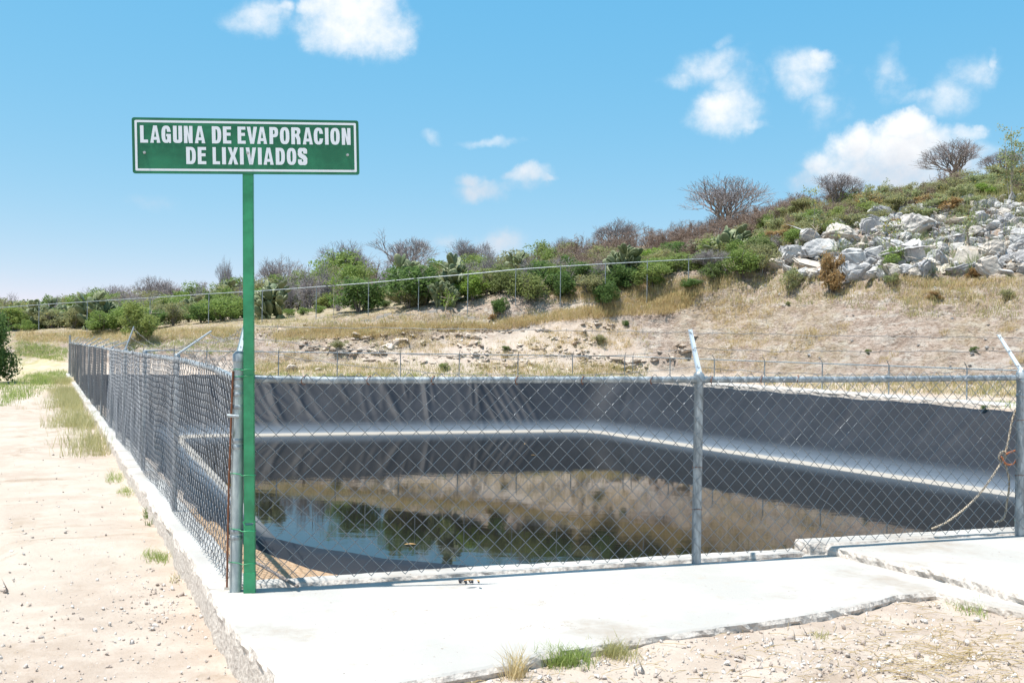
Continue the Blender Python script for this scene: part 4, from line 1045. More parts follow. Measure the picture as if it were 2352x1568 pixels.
# ------------------------------------------------------------------ blades (grass)
def blades(pos, hgt, lean, width, rr, segs=2):
    n = len(pos); az_ = rr.uniform(0, 2*math.pi, n); ld = np.stack([np.cos(az_), np.sin(az_), 0*az_], 1); ph = rr.uniform(0, 2*math.pi, n); wd = np.stack([np.cos(ph), np.sin(ph), 0*ph], 1)
    lean = np.broadcast_to(lean, n)*rr.uniform(.3, 1.0, n); h = hgt*np.sqrt(np.clip(1-lean**2*.5, .2, 1))
    b0 = pos - wd*(width/2)[:, None]; b1 = pos + wd*(width/2)[:, None]
    mid = pos + ld*(lean*hgt*.35)[:, None] + np.c_[0*h, 0*h, h*.6]; m0 = mid - wd*(width*.35)[:, None]; m1 = mid + wd*(width*.35)[:, None]
    tip = pos + ld*(lean*hgt)[:, None] + np.c_[0*h, 0*h, h]
    V = np.stack([b0, b1, m1, m0, tip], 1).reshape(-1, 3); o = np.arange(n)*5
    F = np.concatenate([np.stack([o, o+1, o+2], 1), np.stack([o, o+2, o+3], 1), np.stack([o+3, o+2, o+4], 1)])
    return V, F, np.repeat(rr.random(n), 5)
def grass_obj(name, tufts, material, label, per=(10, 22), h=(.12, .35), spread=.10, lean=.6, width=(.006, .014), seed=0):
    rr = np.random.default_rng(seed); cnt = rr.integers(per[0], per[1], len(tufts)); base = np.repeat(tufts, cnt, 0); th = np.repeat(rr.uniform(h[0], h[1], len(tufts)), cnt); tt_ = np.repeat(rr.random(len(tufts)), cnt)
    base = base + np.c_[rr.normal(0, spread, len(base)), rr.normal(0, spread, len(base)), np.full(len(base), -.01)]
    V, F, t = blades(base, th*rr.uniform(.5, 1.1, len(base)), lean, rr.uniform(width[0], width[1], len(base)), rr)
    t = np.clip(.5*t + .5*np.repeat(tt_, 5), 0, 1)
    return tag(link(name, np_mesh(name, V, F, [material], False, {'tint': t})), label, 'grass', None, 'stuff')
def cluster(g, f, thr):
    return g[(fbm(g[:, 0]*f, g[:, 1]*f*1.3 + g[:, 2]*.8, 4, .6) > thr)]
def region(polys, n, seed):
    out = []
    for i, (poly, w) in enumerate(polys): out.append(poly_sample(poly, int(n*w), seed+i))
    q = np.concatenate(out); g = G(q[:, 0], q[:, 1]); return g[g[:, 1] < 79]
strawp = [([(1080,755),(1200,728),(1390,700),(1600,668),(1590,705),(1540,722),(1400,728),(1250,742),(1150,762)], .22),
          ([(620,772),(700,752),(900,745),(1120,745),(1100,765),(980,760),(850,775),(640,782)], .16),
          ([(40,765),(300,762),(550,752),(550,775),(300,785),(40,785)], .12),
          ([(1250,668),(1420,652),(1690,632),(1690,655),(1600,680),(1440,690),(1300,700)], .12),
          ([(1600,680),(1800,620),(2000,645),(2352,650),(2352,710),(2150,700),(1950,690),(1780,700),(1620,740)], .11),
          ([(1980,600),(2100,640),(2352,640),(2352,660),(2100,660)], .05),
          ([(580,840),(900,835),(900,865),(580,865)], .05), ([(1100,830),(1480,840),(1480,868),(1100,868)], .05), ([(1600,868),(2352,872),(2352,915),(1900,898)], .07)]
grass_obj('dry_grass', region(strawp, 5200, 10), M_straw, 'straw-coloured dry grass on the terraces of the earth bank', (7, 13), (.10, .30), .14, .7, (.010, .022), 1)
grass_obj('terrace_hay', region([(p_, w_) for p_, w_ in strawp[:4]], 1900, 90), M_straw, 'tall golden hay along the edges of the terraces', (12, 20), (.20, .42), .12, .6, (.008, .016), 11)
olp = [([(40,770),(550,755),(550,800),(180,800),(40,790)], .14), ([(580,735),(1200,720),(1450,700),(1600,660),(1600,700),(1250,740),(1100,760),(620,790)], .20),
       ([(1250,655),(1750,625),(1790,620),(1760,660),(1500,690),(1260,700)], .14), ([(580,835),(1490,840),(1490,868),(580,868)], .20),
       ([(1600,700),(1800,630),(2352,640),(2352,730),(2100,730),(1900,700)], .16), ([(600,800),(1500,760),(1500,860),(600,860)], .06), ([(1600,868),(2352,872),(2352,915),(1900,898)], .10)]
grass_obj('olive_grass', region(olp, 3600, 30), M_olgrass, 'olive half-dry grass patches across the earth bank', (7, 13), (.10, .30), .14, .65, (.010, .022), 2)
grass_obj('sparse_tufts', cluster(region([([(560,730),(1600,700),(2352,650),(2352,860),(1600,860),(560,860)], 1.0)], 8000, 50), .5, .16), M_straw, 'scattered small dry tufts on the bare eroded bank', (7, 15), (.08, .28), .09, .75, (.008, .018), 3)
gp_ = [([(40,785),(160,800),(150,832),(40,815)], .25), ([(0,885),(80,862),(150,872),(80,905),(0,935)], .13), ([(60,860),(150,852),(160,872),(90,885)], .12), ([(580,858),(1480,860),(1480,870),(580,868)], .16), ([(1640,905),(2352,925),(2352,940),(1700,915)], .08), ([(200,790),(540,780),(540,815),(300,815)], .14)]
grass_obj('green_grass', region(gp_, 1800, 70), M_grgrass, 'green grass beside the far path and along the pond edge', (8, 15), (.06, .22), .12, .6, (.008, .018), 4)
# grass along the left kerb
ts_ = np.random.default_rng(4); n_ = 1100; t_ = 8.5 + ts_.random(n_)**1.1*22; off = -.16 - np.abs(ts_.normal(0, .30, n_))
dens_ = fbm(t_*.5, t_*0+2, 2) + .35; kp = ts_.random(n_) < np.clip(dens_*2.2, .15, 1); t_, off = t_[kp], off[kp]
lpx = P1.x + B.x*t_ + NB.x*off; lpy = P1.y + B.y*t_ + NB.y*off
grass_obj('kerb_grass', np.c_[lpx, lpy, H(lpx, lpy)], M_olgrass, 'soft tan and green grass growing against the left kerb', (7, 15), (.08, .32), .09, .6, (.004, .009), 5)
sub = ts_.random(len(lpx)) < .5
grass_obj('kerb_straw', np.c_[lpx, lpy, H(lpx, lpy)][sub], M_softgrass, 'feathery dry grass heads against the left kerb', (6, 12), (.14, .36), .10, .8, (.003, .006), 6)
def clump(px, py, rx, ry, n, name, material, label, h, seed, w=(.002, .005), lean=.9, per=(8, 14), kind=None, spread=.02):
    rr = np.random.default_rng(seed); q = np.c_[rr.normal(px, rx, n), rr.normal(py, ry, n)]; g = G(q[:, 0], q[:, 1]); g = g[g[:, 1] < 12]
    o = grass_obj(name, g, material, label, per, h, spread, lean, w, seed)
    del o['kind']; o['category'] = 'plant'; return o
clump(358, 1282, 13, 7, 26, 'grass_tuft', M_grgrass, 'green grass tuft on the path beside the lower left kerb', (.05, .11), 21)
clump(264, 1097, 9, 5, 26, 'grass_tuft', M_grgrass, 'yellow-green tuft against the left kerb, upper of two', (.06, .12), 22)
clump(289, 1131, 7, 4, 20, 'grass_tuft', M_grgrass, 'yellow-green tuft against the left kerb, lower of two', (.05, .10), 23)
clump(1300, 1524, 30, 6, 60, 'grass_tuft', M_grgrass, 'dense green grass under the front edge of the slab', (.07, .13), 24)
clump(1405, 1503, 26, 5, 44, 'grass_tuft', M_olgrass, 'half-dry grass strip right of the green grass at the slab edge', (.06, .12), 25)
clump(2235, 1400, 16, 6, 26, 'grass_tuft', M_grgrass, 'small green tuft in the soil near the right slab corner', (.05, .09), 26)
clump(1186, 1556, 5, 6, 14, 'grass_tuft', M_straw, 'bleached straw tuft drooping at the slab front edge', (.10, .20), 27, lean=.8)
clump(1885, 1462, 12, 4, 8, 'grass_tuft', M_olgrass, 'tiny tuft in the bare soil in front of the slab', (.03, .05), 28)
clump(345, 1185, 5, 7, 12, 'weed', M_leaf_d, 'small dark weed growing from the foot of the left kerb', (.06, .11), 29, w=(.006, .012))
clump(405, 1330, 5, 5, 8, 'weed', M_olgrass, 'sparse dry weed on the path near the slab corner', (.03, .07), 33)
# straw litter lying flat in the foreground soil
rr = np.random.default_rng(8); q = np.c_[rr.normal(2180, 120, 420), rr.normal(1510, 42, 420)]; q2 = poly_sample(fgpoly, 220, 99); q = np.concatenate([q, q2]); q = q[inside_poly(q[:, 0], q[:, 1], fgpoly)]
g = G(q[:, 0], q[:, 1]); n_ = len(g); a_ = rr.normal(.4, .9, n_); ln = rr.uniform(.03, .13, n_); dv = np.stack([np.cos(a_), np.sin(a_), rr.uniform(-.02, .15, n_)], 1)*ln[:, None]
g = g + [0, 0, .006]; Pn = np.stack([g, g+dv*.5+[0, 0, .006], g+dv], 1); V, F = tubes(Pn, .0014, 3, (0, 0, 1))
tag(link('straw_litter', np_mesh('straw_litter', V, F, [M_straw], False, {'tint': np.repeat(rr.random(n_), 9)})), 'dry straw litter strewn on the soil at the lower right', 'straw', None, 'stuff')

# ------------------------------------------------------------------ plant prototypes
def branches(rr, depth, spread, L0, r0, up, crown, wig=.12, first=3, ratio=.78, sides=3):
    """recursive bare crown; returns tubes and tip list"""
    segs = []; tips = []
    def rec(p, d, l, r, k):
        m = p + d*l*.5 + Vector((rr.gauss(0, 1), rr.gauss(0, 1), rr.gauss(0, 1)))*l*wig*.5; q = p + d*l
        segs.append(((p, m, q), (r, r*.85, r*.7)))
        if k == 0: tips.append((q, d)); return
        n = first if k == depth else (3 if rr.random() < .3 else 2)
        a0 = rr.uniform(0, 6.28)
        for i in range(n):
            a = a0 + i*2*math.pi/n + rr.gauss(0, .3); u = d.orthogonal().normalized(); w = d.cross(u); s = spread*rr.uniform(.6, 1.25)
            nd = (d*math.cos(s) + (u*math.cos(a)+w*math.sin(a))*math.sin(s)); nd.z += up; nd.z = max(nd.z, crown); nd.normalize()
            rec(q, nd, l*ratio*rr.uniform(.75, 1.15), r*(.72 if n == 2 else .62), k-1)
    for i in range(rr.choice((1, 2, 2))): rec(Vector((rr.uniform(-.05, .05), rr.uniform(-.05, .05), -.1)), Vector((rr.uniform(-.25, .25), rr.uniform(-.25, .25), 1)).normalized(), L0, r0, depth)
    return segs, tips
def segs_mesh(name, segs, m, sides=3):
    Pn = np.array([[tuple(p) for p in s[0]] for s in segs]); r = np.array([s[1] for s in segs]); V, F = tubes(Pn, r, sides, (.3, .8, .2))
    return np_mesh(name, V, F, [m], True, {'tint': np.full(len(V), .5)})
def unit(segs):       # scale factor so that the crown is 1 high
    zs = [s[0][2].z for s in segs]; return 1.0/max(zs)
BT = []
for i in range(5):
    rr = random.Random(60+i); segs, tips = branches(rr, 7, .42, .19, .026, .04, .10, .20, 4, .80)
    k = unit(segs); big = [((tuple(a*k), tuple(b*k), tuple(c*k)), tuple(max(x*k, .0024) for x in r)) for ((a, b, c), r) in [s for s in segs]]
    thick = [s for s in big if s[1][0] > .010]; thin = [s for s in big if s[1][0] <= .010]
    # extra twiglets at the tips
    ex = []
    for (q, d) in tips:
        for _ in range(1):
            v = (d + Vector((rr.gauss(0, .5), rr.gauss(0, .5), rr.gauss(0, .35)))).normalized()*.07; a = q*k; ex.append(((tuple(a), tuple(a+v*.5+Vector((0, 0, .008))), tuple(a+v)), (.0022, .002, .0016)))
    BT.append((segs_mesh('trunk', thick, M_bark, 5), segs_mesh('twigs', thin + ex, M_twig, 3)))
def leaf_cloud(name, rr, blobs, n, size, m, elong=1.8, droop=0, shell=.55):
    """leaf quads through several ellipsoid clumps"""
    pos = []; 
    w = np.array([b[3]*b[4]*b[5] for b in blobs])**.67; cn = (w/w.sum()*n).astype(int)
    for b, c in zip(blobs, cn):
        v = rr.normal(size=(c, 3)); v /= np.linalg.norm(v, axis=1, keepdims=True); r = (shell + (1-shell)*rr.random(c)**.6)*(1 + .22*np.sin(v[:, 0]*5+b[0]*9)*np.cos(v[:, 1]*6+b[1]*7) + .12*rr.normal(size=c))
        pos.append(v*r[:, None]*[b[3], b[4], b[5]] + [b[0], b[1], b[2]])
    p = np.concatenate(pos); p = p[p[:, 2] > 0]; n = len(p)
    u = rr.normal(size=(n, 3)); u[:, 2] = u[:, 2]*.6 - droop; u /= np.linalg.norm(u, axis=1, keepdims=True); w_ = np.cross(u, rr.normal(size=(n, 3))); w_ /= np.linalg.norm(w_, axis=1, keepdims=True)
    s = size*rr.uniform(.6, 1.4, n)[:, None]; a = p - u*s*elong/2; c = p + u*s*elong/2; b_ = p - w_*s*.5; d_ = p + w_*s*.5
    V = np.stack([a, b_, c, d_], 1).reshape(-1, 3); F = np.arange(n*4).reshape(-1, 4)
    return np_mesh(name, V, F, [m], False, {'tint': np.repeat(np.clip(rr.random(n)*.7 + .3*(p[:, 2]*0+rr.random(n)), 0, 1), 4)})
def crown_blobs(rr, k, flat=1.0, low=.0):
    out = [(0, 0, .45, .20, .20, .28)]
    for i in range(k):
        a = rr.uniform(0, 6.28); r = rr.uniform(.08, .40); z = rr.uniform(.18+low, .84 - r*.5)*flat; s = rr.uniform(.085, .21); out.append((r*math.cos(a), r*math.sin(a), z, s, s, s*rr.uniform(.7, 1.0)))
    return out
def stems(rr, n, h, r, m, spread=.35):
    segs = []
    for i in range(n):
        a = rr.uniform(0, 6.28); s = rr.uniform(.3, 1)*spread; top = Vector((math.cos(a)*s, math.sin(a)*s, h*rr.uniform(.6, 1))); mid = top*.5 + Vector((rr.gauss(0, .04), rr.gauss(0, .04), .05))
        segs.append(((Vector((0, 0, -.08)), mid, top), (r, r*.7, r*.3)))
        for j in range(3):
            q = mid.lerp(top, rr.random()); e = q + Vector((rr.gauss(0, .12), rr.gauss(0, .12), rr.uniform(.02, .2))); segs.append(((q, (q+e)/2, e), (r*.4, r*.3, r*.15)))
    return segs_mesh('stems', segs, m, 4)
def shrub_kind(mt, seeds, n, size, k, elong=1.8, droop=0, flat=1.0, low=0, shell=.5, stemm=M_bark):
    out = []
    for s in seeds:
        r1 = random.Random(s); r2 = np.random.default_rng(s); k = int(k*1.5)
        out.append((leaf_cloud('foliage', r2, crown_blobs(r1, k, flat, low), n, size, mt, elong, droop, shell), stems(r1, 7, .75, .014, stemm)))
    return out
K_green = shrub_kind(M_leaf_g, (1, 2, 3, 4), 3300, .025, 11, 2.4, .1)
K_dark = shrub_kind(M_leaf_d, (11, 12, 13), 3800, .027, 11, 2.0, .2)
K_lime = shrub_kind(M_leaf_l, (21, 22), 3600, .024, 9, 2.6, .0, shell=.3)
K_olive = shrub_kind(M_leaf_o, (31, 32, 33), 2200, .026, 10, 2.4, 0, shell=.2)
K_weed = shrub_kind(M_leaf_y, (41, 42, 43), 1500, .030, 10, 2.8, .1, shell=.1)
K_round = shrub_kind(M_leaf_d, (51,), 4200, .034, 16, 1.7, .1, low=.02, shell=.75)
K_brown = shrub_kind(M_leaf_b, (61,), 1500, .035, 9, 3.0, .4, shell=.2)
def brush_kind(mt, seed):
    rr = random.Random(seed); segs = []
    for i in range(34):
        a = rr.uniform(0, 6.28); s = rr.uniform(.05, .55); b = Vector((rr.gauss(0, .10), rr.gauss(0, .10), -.05)); t = Vector((math.cos(a)*s, math.sin(a)*s, rr.uniform(.5, 1)*math.sqrt(max(.15, 1-s*s*1.6)))); m_ = b.lerp(t, .5) + Vector((rr.gauss(0, .04), rr.gauss(0, .04), .05))
        segs.append(((b, m_, t), (.008, .006, .003)))
        for j in range(26):
            f = rr.uniform(.25, 1.0); q = b.lerp(m_, f*2) if f < .5 else m_.lerp(t, f*2-1); e = q + Vector((rr.gauss(0, .09), rr.gauss(0, .09), rr.gauss(.04, .07))); segs.append(((q, (q+e)/2 + Vector((0, 0, .01)), e), (.0042, .0036, .0025)))
    V, F = tubes(np.array([[tuple(p) for p in s[0]] for s in segs]), np.array([s[1] for s in segs]), 3, (.3, .8, .2))
    r2 = np.random.default_rng(seed); return np_mesh('twigs', V, F, [mt], False, {'tint': np.repeat(r2.random(len(segs)), 9)})
K_brush = [brush_kind(M_twigb, s) for s in (71, 72, 73)]; K_gbrush = [brush_kind(M_twig, s) for s in (74, 75)]
# cactus pad
def pad_mesh():
    bm = bmesh.new(); bmesh.ops.create_uvsphere(bm, u_segments=9, v_segments=5, radius=.5)
    for v in bm.verts: z = v.co.z + .5; v.co = Vector((v.co.x*.72*(.75+.35*z), v.co.y*.16, z))
    me = bpy.data.meshes.new('pad'); bm.to_mesh(me); bm.free(); me.materials.append(M_cact); me.polygons.foreach_set('use_smooth', [True]*len(me.polygons)); return me
PAD = pad_mesh()
def cactus_layout(seed, n):
    rr = random.Random(seed); pads = []; front = []
    for i in range(12):
        a = rr.uniform(0, 6.28); b = Vector((math.cos(a)*rr.uniform(0, .3), math.sin(a)*rr.uniform(0, .3), -.05)); d = Vector((math.cos(a)*rr.uniform(.1, .6), math.sin(a)*rr.uniform(.1, .6), 1)).normalized(); front.append((b, d, .082))
    while front and len(pads) < n:
        b, d, s = front.pop(0); twist = rr.uniform(0, 3.14); pads.append((b, d, s, twist)); 
        for k in range(rr.choice((1, 2, 2, 3))):
            nd = (d + Vector((rr.gauss(0, .55), rr.gauss(0, .55), rr.uniform(-.1, .35)))).normalized(); tip = b + d*s*rr.uniform(.82, .95)
            if tip.z < .62: front.append((tip, nd, s*rr.uniform(.8, 1.0)))
    zt = max((b+d*s).z for b, d, s, t in pads); xt = max(max(abs((b+d*s).x), abs((b+d*s).y)) for b, d, s, t in pads)
    return [(Vector((b.x*.5/xt, b.y*.5/xt, b.z/zt)), d, s/zt, t) for b, d, s, t in pads]
CL = [cactus_layout(s, 125) for s in (81, 82, 83)]

protos_made = {}
def place_kind(name, parts, loc, w, h, rz, label, cat_, group=None, partnames=('foliage', 'stems')):
    root = empty(name, loc, rz); root.scale = (w, w, h); tag(root, label, cat_, group)
    for pn, me in zip(partnames, parts if isinstance(parts, tuple) else (parts,)):
        link(pn, me, root)
    return root
def place_cactus(loc, w, h, rz, lay, label, group):
    root = empty('prickly_pear', loc, rz); tag(root, label, 'cactus', group); sc0 = (w+h)/2
    for (b, d, s, tw) in CL[lay]:
        o = link('pad', PAD, root); q = d.to_track_quat('Z', 'Y') @ Euler((0, 0, tw)).to_quaternion(); o.rotation_euler = q.to_euler(); o.location = Vector((b.x*w, b.y*w, b.z*h)); o.scale = (s*sc0*.80, s*sc0*.80, s*sc0*.95)
    return root
def at_px(px, D):
    q = P(px, 784, D); return (q.x, q.y, hz(q.x, q.y) - .04)
def proj_y(x, y, z):
    c = CM.transposed() @ Vector((x, y, z-EYE)); return PH/2 - c.y/-c.z*FPX
RS = random.Random(77)
def plant(kind, px, D, wpx, top, label, group=None, name=None, hmin=.5):
    loc = at_px(px, D); base = proj_y(*loc); h = max(hmin, (base-top)*D/FPX); w = wpx*D/FPX; h = max(h, .62*w) if name != 'low' else h; name = None if name == 'low' else name; rz = RS.uniform(0, 6.28)
    tab = {'green': ('shrub', K_green), 'dark': ('shrub', K_dark), 'lime': ('shrub', K_lime), 'olive': ('shrub', K_olive), 'weed': ('weed_bush', K_weed), 'round': ('shrub', K_round), 'brown': ('dry_bush', K_brown)}
    if kind in tab:
        nm, ks = tab[kind]; return place_kind(name or nm, RS.choice(ks), loc, w*1.15, h*1.12, rz, label, 'shrub' if kind != 'weed' else 'weed', group)
    if kind == 'brush': return place_kind(name or 'brushwood', (RS.choice(K_brush),), loc, w*.95, h*1.05, rz, label, 'bush', group, ('twigs',))
    if kind == 'gbrush': return place_kind(name or 'brushwood', (RS.choice(K_gbrush),), loc, w*.95, h*1.05, rz, label, 'bush', group, ('twigs',))
    if kind == 'bare':
        t = RS.choice(BT); return place_kind(name or 'bare_tree', t, loc, w*.95, h, rz, label, 'tree', group, ('trunk', 'twigs'))
    if kind == 'cactus': return place_cactus(loc, w, h, rz, RS.randrange(3), label, group)

def plantg(kind, px, pyb, wpx, top, label, group=None, name=None):
    g = G([px], [pyb])[0]; return plant(kind, px, float(g[1]), wpx, top, label, group, name)
# landmark plants --------------------------------------------------
plant('bare', 1655, 72, 200, 408, 'large leafless tree with a domed crown standing alone on the ridge')
plant('bare', 1410, 76, 125, 500, 'leafless tree rising from the brown thicket left of the big domed tree')
plant('bare', 940, 84, 150, 532, 'bare grey tree on the skyline behind the dark round bush')
plant('bare', 790, 86, 130, 556, 'bare grey tree behind the bright green bush on the skyline')
plant('bare', 632, 86, 110, 588, 'bare grey tree just right of the sign post on the skyline')
plant('bare', 350, 86, 130, 636, 'wide bare tree on the left skyline above the upper fence')
plant('bare', 262, 88, 110, 655, 'low bare tree farthest left on the skyline')
plant('bare', 2205, 60, 160, 364, 'bare spreading tree on the ridge above the boulder pile')
plant('bare', 2292, 58, 110, 362, 'bare tree beside the tall yellow-green weeds at the top right')
plant('bare', 1905, 54, 130, 428, 'crooked bare tree in front of the big white cloud')
plant('bare', 1085, 80, 100, 552, 'pale bare tree with bleached twigs left of the hill shoulder', name='bare_tree')
plant('bare', 1290, 78, 60, 545, 'thin bare tree where the hill shoulder meets the sky')
plant('bare', 1625, 46.0, 90, 572, 'leaning bare bush tree behind the right end of the upper fence')
plant('bare', 515, 82, 40, 590, 'thin bare sapling sticking up left of the sign post')
plant('dark', 972, 48.4, 150, 604, 'large dark round bush behind the upper fence')
plant('dark', 825, 49.6, 130, 628, 'dark leafy bush left of the large round bush')
plantg('round', 1387, 701, 56, 640, 'small clipped-looking round green bush on the straw terrace')
plantg('round', 1146, 721, 38, 679, 'little upright green bush on the terrace below the upper fence')
plantg('round', 1588, 663, 46, 638, 'low green bush at the foot of the upper fence near its right end')
plantg('lime', 320, 777, 95, 692, 'bright lime-green bush in front of the upper fence at the left')
plant('green', 780, 84, 120, 574, 'bright green bush high on the skyline right of the sign post')
plant('green', 1130, 48.5, 100, 614, 'green feathery bush right of the large dark bush')
plant('green', 1660, 48.5, 120, 545, 'bright green bush below the ridge at the end of the upper fence')
plant('gbrush', 1275, 48.3, 110, 612, 'grey twiggy bush behind the upper fence')
plant('cactus', 618, 51.2, 90, 640, 'tall prickly pear just right of the sign post', None)
plant('cactus', 1042, 48.3, 84, 574, 'dark prickly pear behind the fence right of the round bush', None)
plant('cactus', 922, 52, 70, 574, 'prickly pear on the skyline above the round bush', None)
plant('cactus', 1440, 47.2, 92, 560, 'big pale prickly pear behind the middle of the upper fence', None)
plant('cactus', 1672, 48.0, 100, 516, 'large prickly pear below the domed bare tree', None)
plant('cactus', 102, 56.2, 66, 678, 'prickly pear at the far left against the sky', None)
plant('cactus', 228, 54.4, 80, 664, 'prickly pear left of the wide bare tree', None)
plant('cactus', 372, 74, 60, 678, 'prickly pear under the wide bare tree on the left', None)
plant('cactus', 518, 74, 66, 640, 'reddish prickly pear left of the sign post', None)
plant('cactus', 1190, 66, 50, 572, 'prickly pear at the left foot of the hill shoulder', None)
plant('cactus', 545, 54, 45, 680, 'low prickly pear beside the sign post', None)
plantg('green', 1704, 636, 84, 570, 'green bush at the last posts of the upper fence')
plantg('olive', 1752, 628, 74, 556, 'olive bush where the upper fence meets the boulder slope')
plantg('dark', 1640, 646, 66, 596, 'dark bush beside the leaning bare bush tree')
plantg('green', 1500, 664, 90, 600, 'green bush behind the fifteenth post of the upper fence')
plantg('olive', 1350, 676, 80, 622, 'olive bush just behind the small clipped round bush')
plantg('green', 1210, 692, 84, 628, 'green bush at the end of the thin upper kerb')
# rows of scrub behind the upper fence -----------------------------
SKX = [-60, 0, 60, 100, 200, 300, 400, 500, 560, 620, 700, 780, 850, 950, 1000, 1100, 1200, 1300, 1400, 1500, 1600, 1700, 1780]
SKY_ = [690, 692, 706, 700, 682, 682, 668, 655, 648, 650, 632, 600, 610, 608, 610, 604, 580, 578, 580, 588, 566, 548, 540]
desc = {'green': 'feathery green scrub bush', 'dark': 'dark green scrub bush', 'olive': 'olive scrub bush', 'gbrush': 'grey leafless scrub bush', 'brush': 'brown leafless scrub bush', 'cactus': 'prickly pear', 'lime': 'light green scrub bush'}
rowd = [(1.2, .50), (5, .46), (11, .62), (20, .80), (31, 1.0)]
def zone(px):
    i = int(np.searchsorted([u[0] for u in UP], px)); names = ['first', 'second', 'third', 'fourth', 'fifth', 'sixth', 'seventh', 'eighth', 'ninth', 'tenth', 'eleventh', 'twelfth', 'thirteenth', 'fourteenth', 'fifteenth', 'sixteenth']
    return 'at its left end' if i < 3 else f'near its {names[min(i, 18)-3]} post'
def czone(px, xs_, ns_):
    return ns_[min(range(len(xs_)), key=lambda k: abs(xs_[k]-px))]
for ri, (dd, ff_) in enumerate(rowd):
    px = -40 + RS.uniform(0, 20)
    while px < 1790:
        Dd = float(np.interp(px, [u[0] for u in UP], [u[2] for u in UP])) + dd*(1.0 if px > 300 else .85) + RS.uniform(-.6, .8)*(1+dd*.05)
        loc = at_px(px, Dd); by = proj_y(*loc); sk = float(np.interp(px, SKX, SKY_)); top = by + (sk-by)*(.60 if ri == 0 and px > 1050 else .30 if ri == 0 and px > 580 else .34 if ri == 1 and 580 < px < 1250 else ff_)*1.12 - 8 + RS.uniform(-14, 14)
        kind = RS.choices(['green', 'dark', 'olive', 'gbrush', 'lime', 'cactus'], [.36, .15, .22, .12, .08, .07])[0]
        if ri >= 3: kind = RS.choices(['green', 'olive', 'gbrush', 'brush'], [.45, .2, .2, .15])[0]
        wpx = RS.uniform(46, 92)
        if 560 < px < 930:      # the terrace edge hides what stands low behind it: keep this stretch low, as in the photo
            if ri == 0: px += 60; continue
            uy = float(np.interp(px, [u[0] for u in UP], [u[2] for u in UP])); e_ = at_px(px, uy + .5); zl = -4.98 + (e_[2] + 5.1)*Dd/(uy+.5); top = max(top, proj_y(loc[0], loc[1], zl)); wpx = min(wpx, max(22, (by-top)*1.5))
        if by - top > 12:
            where = ('just behind the upper fence', 'second row behind the fence', 'third row behind the fence', 'fourth row behind the fence', 'farthest back on the skyline')[ri]
            lb = f'{desc[kind]}, {where}, {zone(px)}'; plant(kind, px, Dd, wpx, top, lb, 'scrub behind the upper fence: ' + lb)
        px += RS.uniform(28, 48)*((1.4 if px < 580 else 2.0 if px < 1050 else .8) if ri == 0 else .8 if ri > 2 else .95)
# brown thicket on the ridge
TX = [1270, 1320, 1400, 1500, 1600, 1700, 1780, 1850]; TY = [560, 545, 535, 522, 510, 490, 478, 470]
for dd, ff_ in ((56, .35), (61, .6), (67, .8), (74, 1.0)):
    px = 1275 + RS.uniform(0, 20)
    while px < 1850:
        loc = at_px(px, dd + RS.uniform(-.8, .8)); by = proj_y(*loc); top = by + (float(np.interp(px, TX, TY))-by)*ff_ + RS.uniform(-5, 7)
        rw = {56: 'front', 61: 'second', 67: 'third', 74: 'skyline'}[dd]; cz = czone(px, [1275, 1410, 1530, 1655, 1770, 1850], ['at the left tip of the thicket', 'below the middle bare tree', 'between the two ridge trees', 'below the domed tree', 'right of the domed tree', 'at the right end of the thicket'])
        lb = f'brown leafless brushwood, {rw} row, {cz}'; plant('brush', px, dd, RS.uniform(55, 85), top, lb, lb); px += RS.uniform(26, 40)
# pale grey brush left
for px, D_, w_, top in ((700, 58, 80, 612), (740, 60, 70, 602), (665, 60, 70, 622), (1040, 60, 70, 582), (1120, 60, 60, 572), (560, 60, 60, 640), (300, 60, 60, 672)):
    plant('gbrush', px, D_, w_, top, 'pale grey leafless bush on the skyline, ' + czone(px, [300, 560, 665, 700, 740, 1040, 1120], ['below the leftmost bare tree', 'left of the sign post', 'below the tree right of the post', 'third right of the post', 'left of the bright green bush', 'between two bare trees', 'left of the hill shoulder']))
# weeds and bushes on the right hill
HX = [1740, 1800, 1850, 1900, 1950, 2000, 2050, 2100, 2150, 2200, 2250, 2300, 2352, 2420]; HY = [505, 470, 462, 465, 452, 446, 446, 440, 428, 424, 418, 400, 378, 360]
for dd, ff_ in ((47.5, .3), (49.5, .55), (52.5, .8), (56, 1.0)):
    px = 1745 + RS.uniform(0, 15)
    while px < 2400:
        Dd = dd + RS.uniform(-.7, .7) - np.interp(px, [1750, 2352], [0, 1.5])
        loc = at_px(px, Dd); by = proj_y(*loc); top = by + (float(np.interp(px, HX, HY))-by)*ff_ + RS.uniform(-8, 10)
        kind = RS.choices(['olive', 'weed', 'brush', 'green', 'lime', 'brown'], [.32, .30, .22, .05, .03, .08])[0]
        nm = {'olive': 'olive bush with a few yellow leaves', 'weed': 'loose pale weed bush', 'brush': 'dry brown bush', 'brown': 'rusty dead bush', 'green': 'green bush', 'lime': 'light green bush'}[kind]
        if True: 
            rw = {47.5: 'front', 49.5: 'second', 52.5: 'third', 56: 'skyline'}[dd]; cz = czone(px, [1760, 1865, 1960, 2060, 2140, 2210, 2290, 2352], ['left of the pale stalk', 'by the crooked tree', 'under the white cloud', 'above the pile crest', 'left of the spreading tree', 'below the spreading tree', 'by the tall weeds', 'at the right edge'])
            lb = f'{nm}, {rw} row, {cz}'; plant(kind, px, Dd, RS.uniform(40, 74), top, lb, 'right hill: ' + lb)
        px += RS.uniform(22, 36)
plant('brush', 1925, 50.5, 70, 500, 'dark brown dry bush above the left end of the boulder pile', name='dry_bush')
plant('brush', 2170, 54, 100, 424, 'dark leafless thicket below the spreading bare tree', name='dry_bush')
